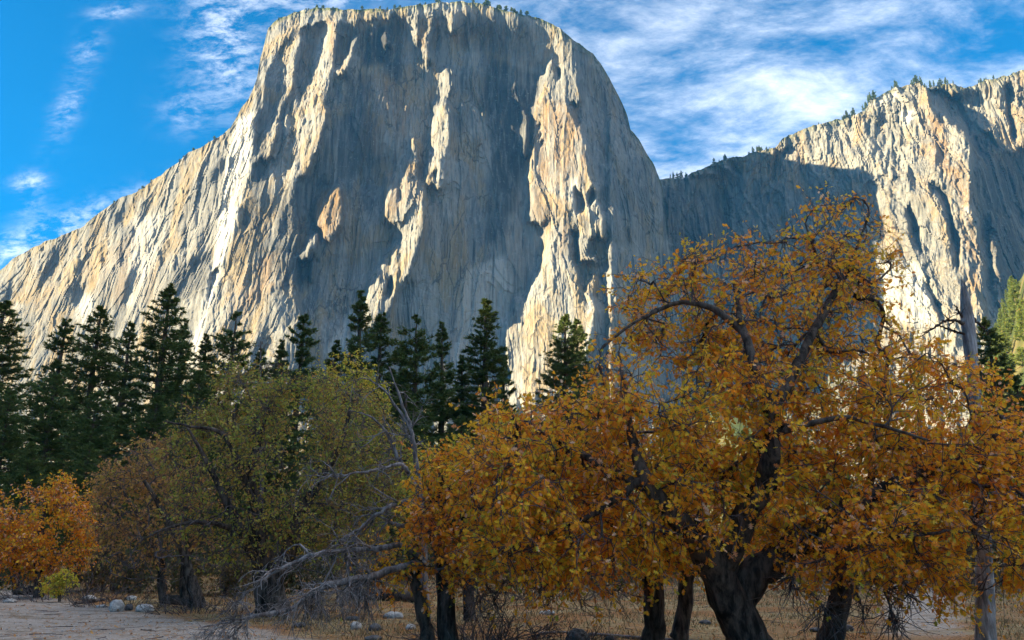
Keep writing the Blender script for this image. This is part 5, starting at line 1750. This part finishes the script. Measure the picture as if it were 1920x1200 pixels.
def pebbles():
    rng = np.random.default_rng(9)
    x, y = scatter(9000, rng, 12.0, 26.0)
    k = rng.random(len(x)) < np.clip(road_amount(x, y), 0, 1)
    x, y = x[k], y[k]
    n = len(x)
    r = 0.006 + 0.022 * rng.random(n) ** 4
    o = np.array([(1, 0, 0), (-1, 0, 0), (0, 1, 0), (0, -1, 0), (0, 0, .7), (0, 0, -.7)])
    V = np.stack([x, y, ground_z(x, y) + r * 0.3], -1)[:, None] + o[None] * r[:, None, None] * rng.uniform(0.6, 1.3, (n, 6, 1))
    T = np.array([(0, 2, 4), (2, 1, 4), (1, 3, 4), (3, 0, 4), (2, 0, 5), (1, 2, 5), (3, 1, 5), (0, 3, 5)])
    obj('pebbles', mesh_np('pebbles', V.reshape(-1, 3), tris=(np.arange(n) * 6)[:, None, None] .repeat(8, 1).reshape(-1, 1) + np.tile(T, (n, 1))), ROCK, kind='stuff', label='loose gravel pebbles on the track')


pebbles()


# dark thicket of shrubs beyond the oaks
THICKET = leaf_material('thicket_leaf', [(0.0, (0.06, 0.08, 0.03)), (0.4, (0.13, 0.12, 0.045)), (0.75, (0.22, 0.13, 0.05)), (1.0, (0.16, 0.10, 0.06))], 0.3, 0.6)
for i, (px, Y, w, h, mat_i, label) in enumerate([
        (40, 40, 150, 110, 0, 'dark shrub behind the far left orange oak'), (190, 37, 130, 90, 1, 'brown shrub behind the boulders by the track'), (300, 36, 130, 80, 0, 'dark shrub behind the leaning oak stems'),
        (420, 34, 140, 85, 1, 'brown shrub behind the broad olive oak'), (560, 36, 140, 80, 0, 'dark shrub right of the broad olive oak trunk'), (700, 44, 120, 70, 1, 'brown shrub beyond the dark fallen log'),
        (830, 46, 150, 70, 0, 'dark shrub behind the twin trunks'), (960, 48, 150, 66, 1, 'brown shrub in the distance right of the twin trunks'), (1100, 48, 150, 62, 0, 'dark shrub in the distance left of the straight oak'),
        (1250, 50, 150, 60, 1, 'brown shrub behind the straight oak stems'), (1420, 50, 160, 62, 0, 'dark shrub behind the thick leaning trunk'), (1560, 48, 150, 62, 1, 'brown shrub behind the short leaning trunk'),
        (1700, 46, 160, 72, 0, 'dark shrub between the short trunk and the snag'), (1850, 42, 160, 92, 0, 'dark shrub behind the foot of the snag')]):
    t = Oak(600 + i)
    g = ground_py(Y)
    t.tint0 = 0.3 if mat_i == 0 else 0.62
    t.limb([(px, g + 2, Y, .06), (px + 4, g - h * 0.4, Y, .04), (px - 3, g - h * 0.7, Y, .02)], 7)
    a, b = w * 0.5, w * 0.34
    t.targets([(px - a, g - 2), (px - a * 1.05, g - h * 0.5), (px - b, g - h * 0.95), (px + b * 0.4, g - h), (px + a, g - h * 0.6), (px + a, g - 2)], 70, Y, 1.6, 0.8, 50)
    t.build('shrub', label, 'shrub', THICKET, 'shrubs beyond the oaks', n_branches=3, lobed=False, twig_kw=dict(per=8, leaves=8, lsize=0.14, length=(0.3, 0.8)))


def fallen_twigs():
    rng = np.random.default_rng(21)
    x, y = scatter(420, rng, 12.0, 30.0)
    n = len(x)
    az = rng.uniform(0, 6.28, n)
    L = rng.uniform(0.15, 0.7, n)
    P = np.zeros((n, 5, 3))
    for i in range(5):
        az = az + rng.normal(size=n) * 0.25
        if i == 0:
            P[:, 0, 0], P[:, 0, 1] = x, y
        else:
            P[:, i, 0] = P[:, i - 1, 0] + np.cos(az) * L / 4
            P[:, i, 1] = P[:, i - 1, 1] + np.sin(az) * L / 4
    P[:, :, 2] = ground_z(P[:, :, 0], P[:, :, 1]) + 0.015 + 0.03 * rng.random((n, 1))
    R = rng.uniform(0.004, 0.014, (n, 1)) * np.linspace(1, 0.4, 5)[None]
    v, q = tubes(P, R, 5)
    obj('fallen_twigs', mesh_np('fallen_twigs', v, quads=q), TWIG, kind='stuff', label='broken twigs strewn over the meadow floor')


fallen_twigs()


# ------------------------------------------------------------------ air
def build_haze():
    v = np.array([(x, y, z) for x in (-1500, 1700) for y in (-1300, 2300) for z in (-6, 1250)], float)
    q = [(0, 1, 3, 2), (4, 6, 7, 5), (0, 4, 5, 1), (2, 3, 7, 6), (0, 2, 6, 4), (1, 5, 7, 3)]
    me = mesh_np('haze', v, quads=q)
    m, N, out = material('air')
    pv = N.add('ShaderNodeVolumePrincipled')
    pv.inputs['Color'].default_value = (0.07, 0.40, 1.0, 1)
    pv.inputs['Density'].default_value = 0.000045
    pv.inputs['Anisotropy'].default_value = 0.0
    N.put(out.inputs['Volume'], pv.outputs[0])
    obj('haze', me, m, kind='stuff', label='thin blue air filling the valley')


build_haze()
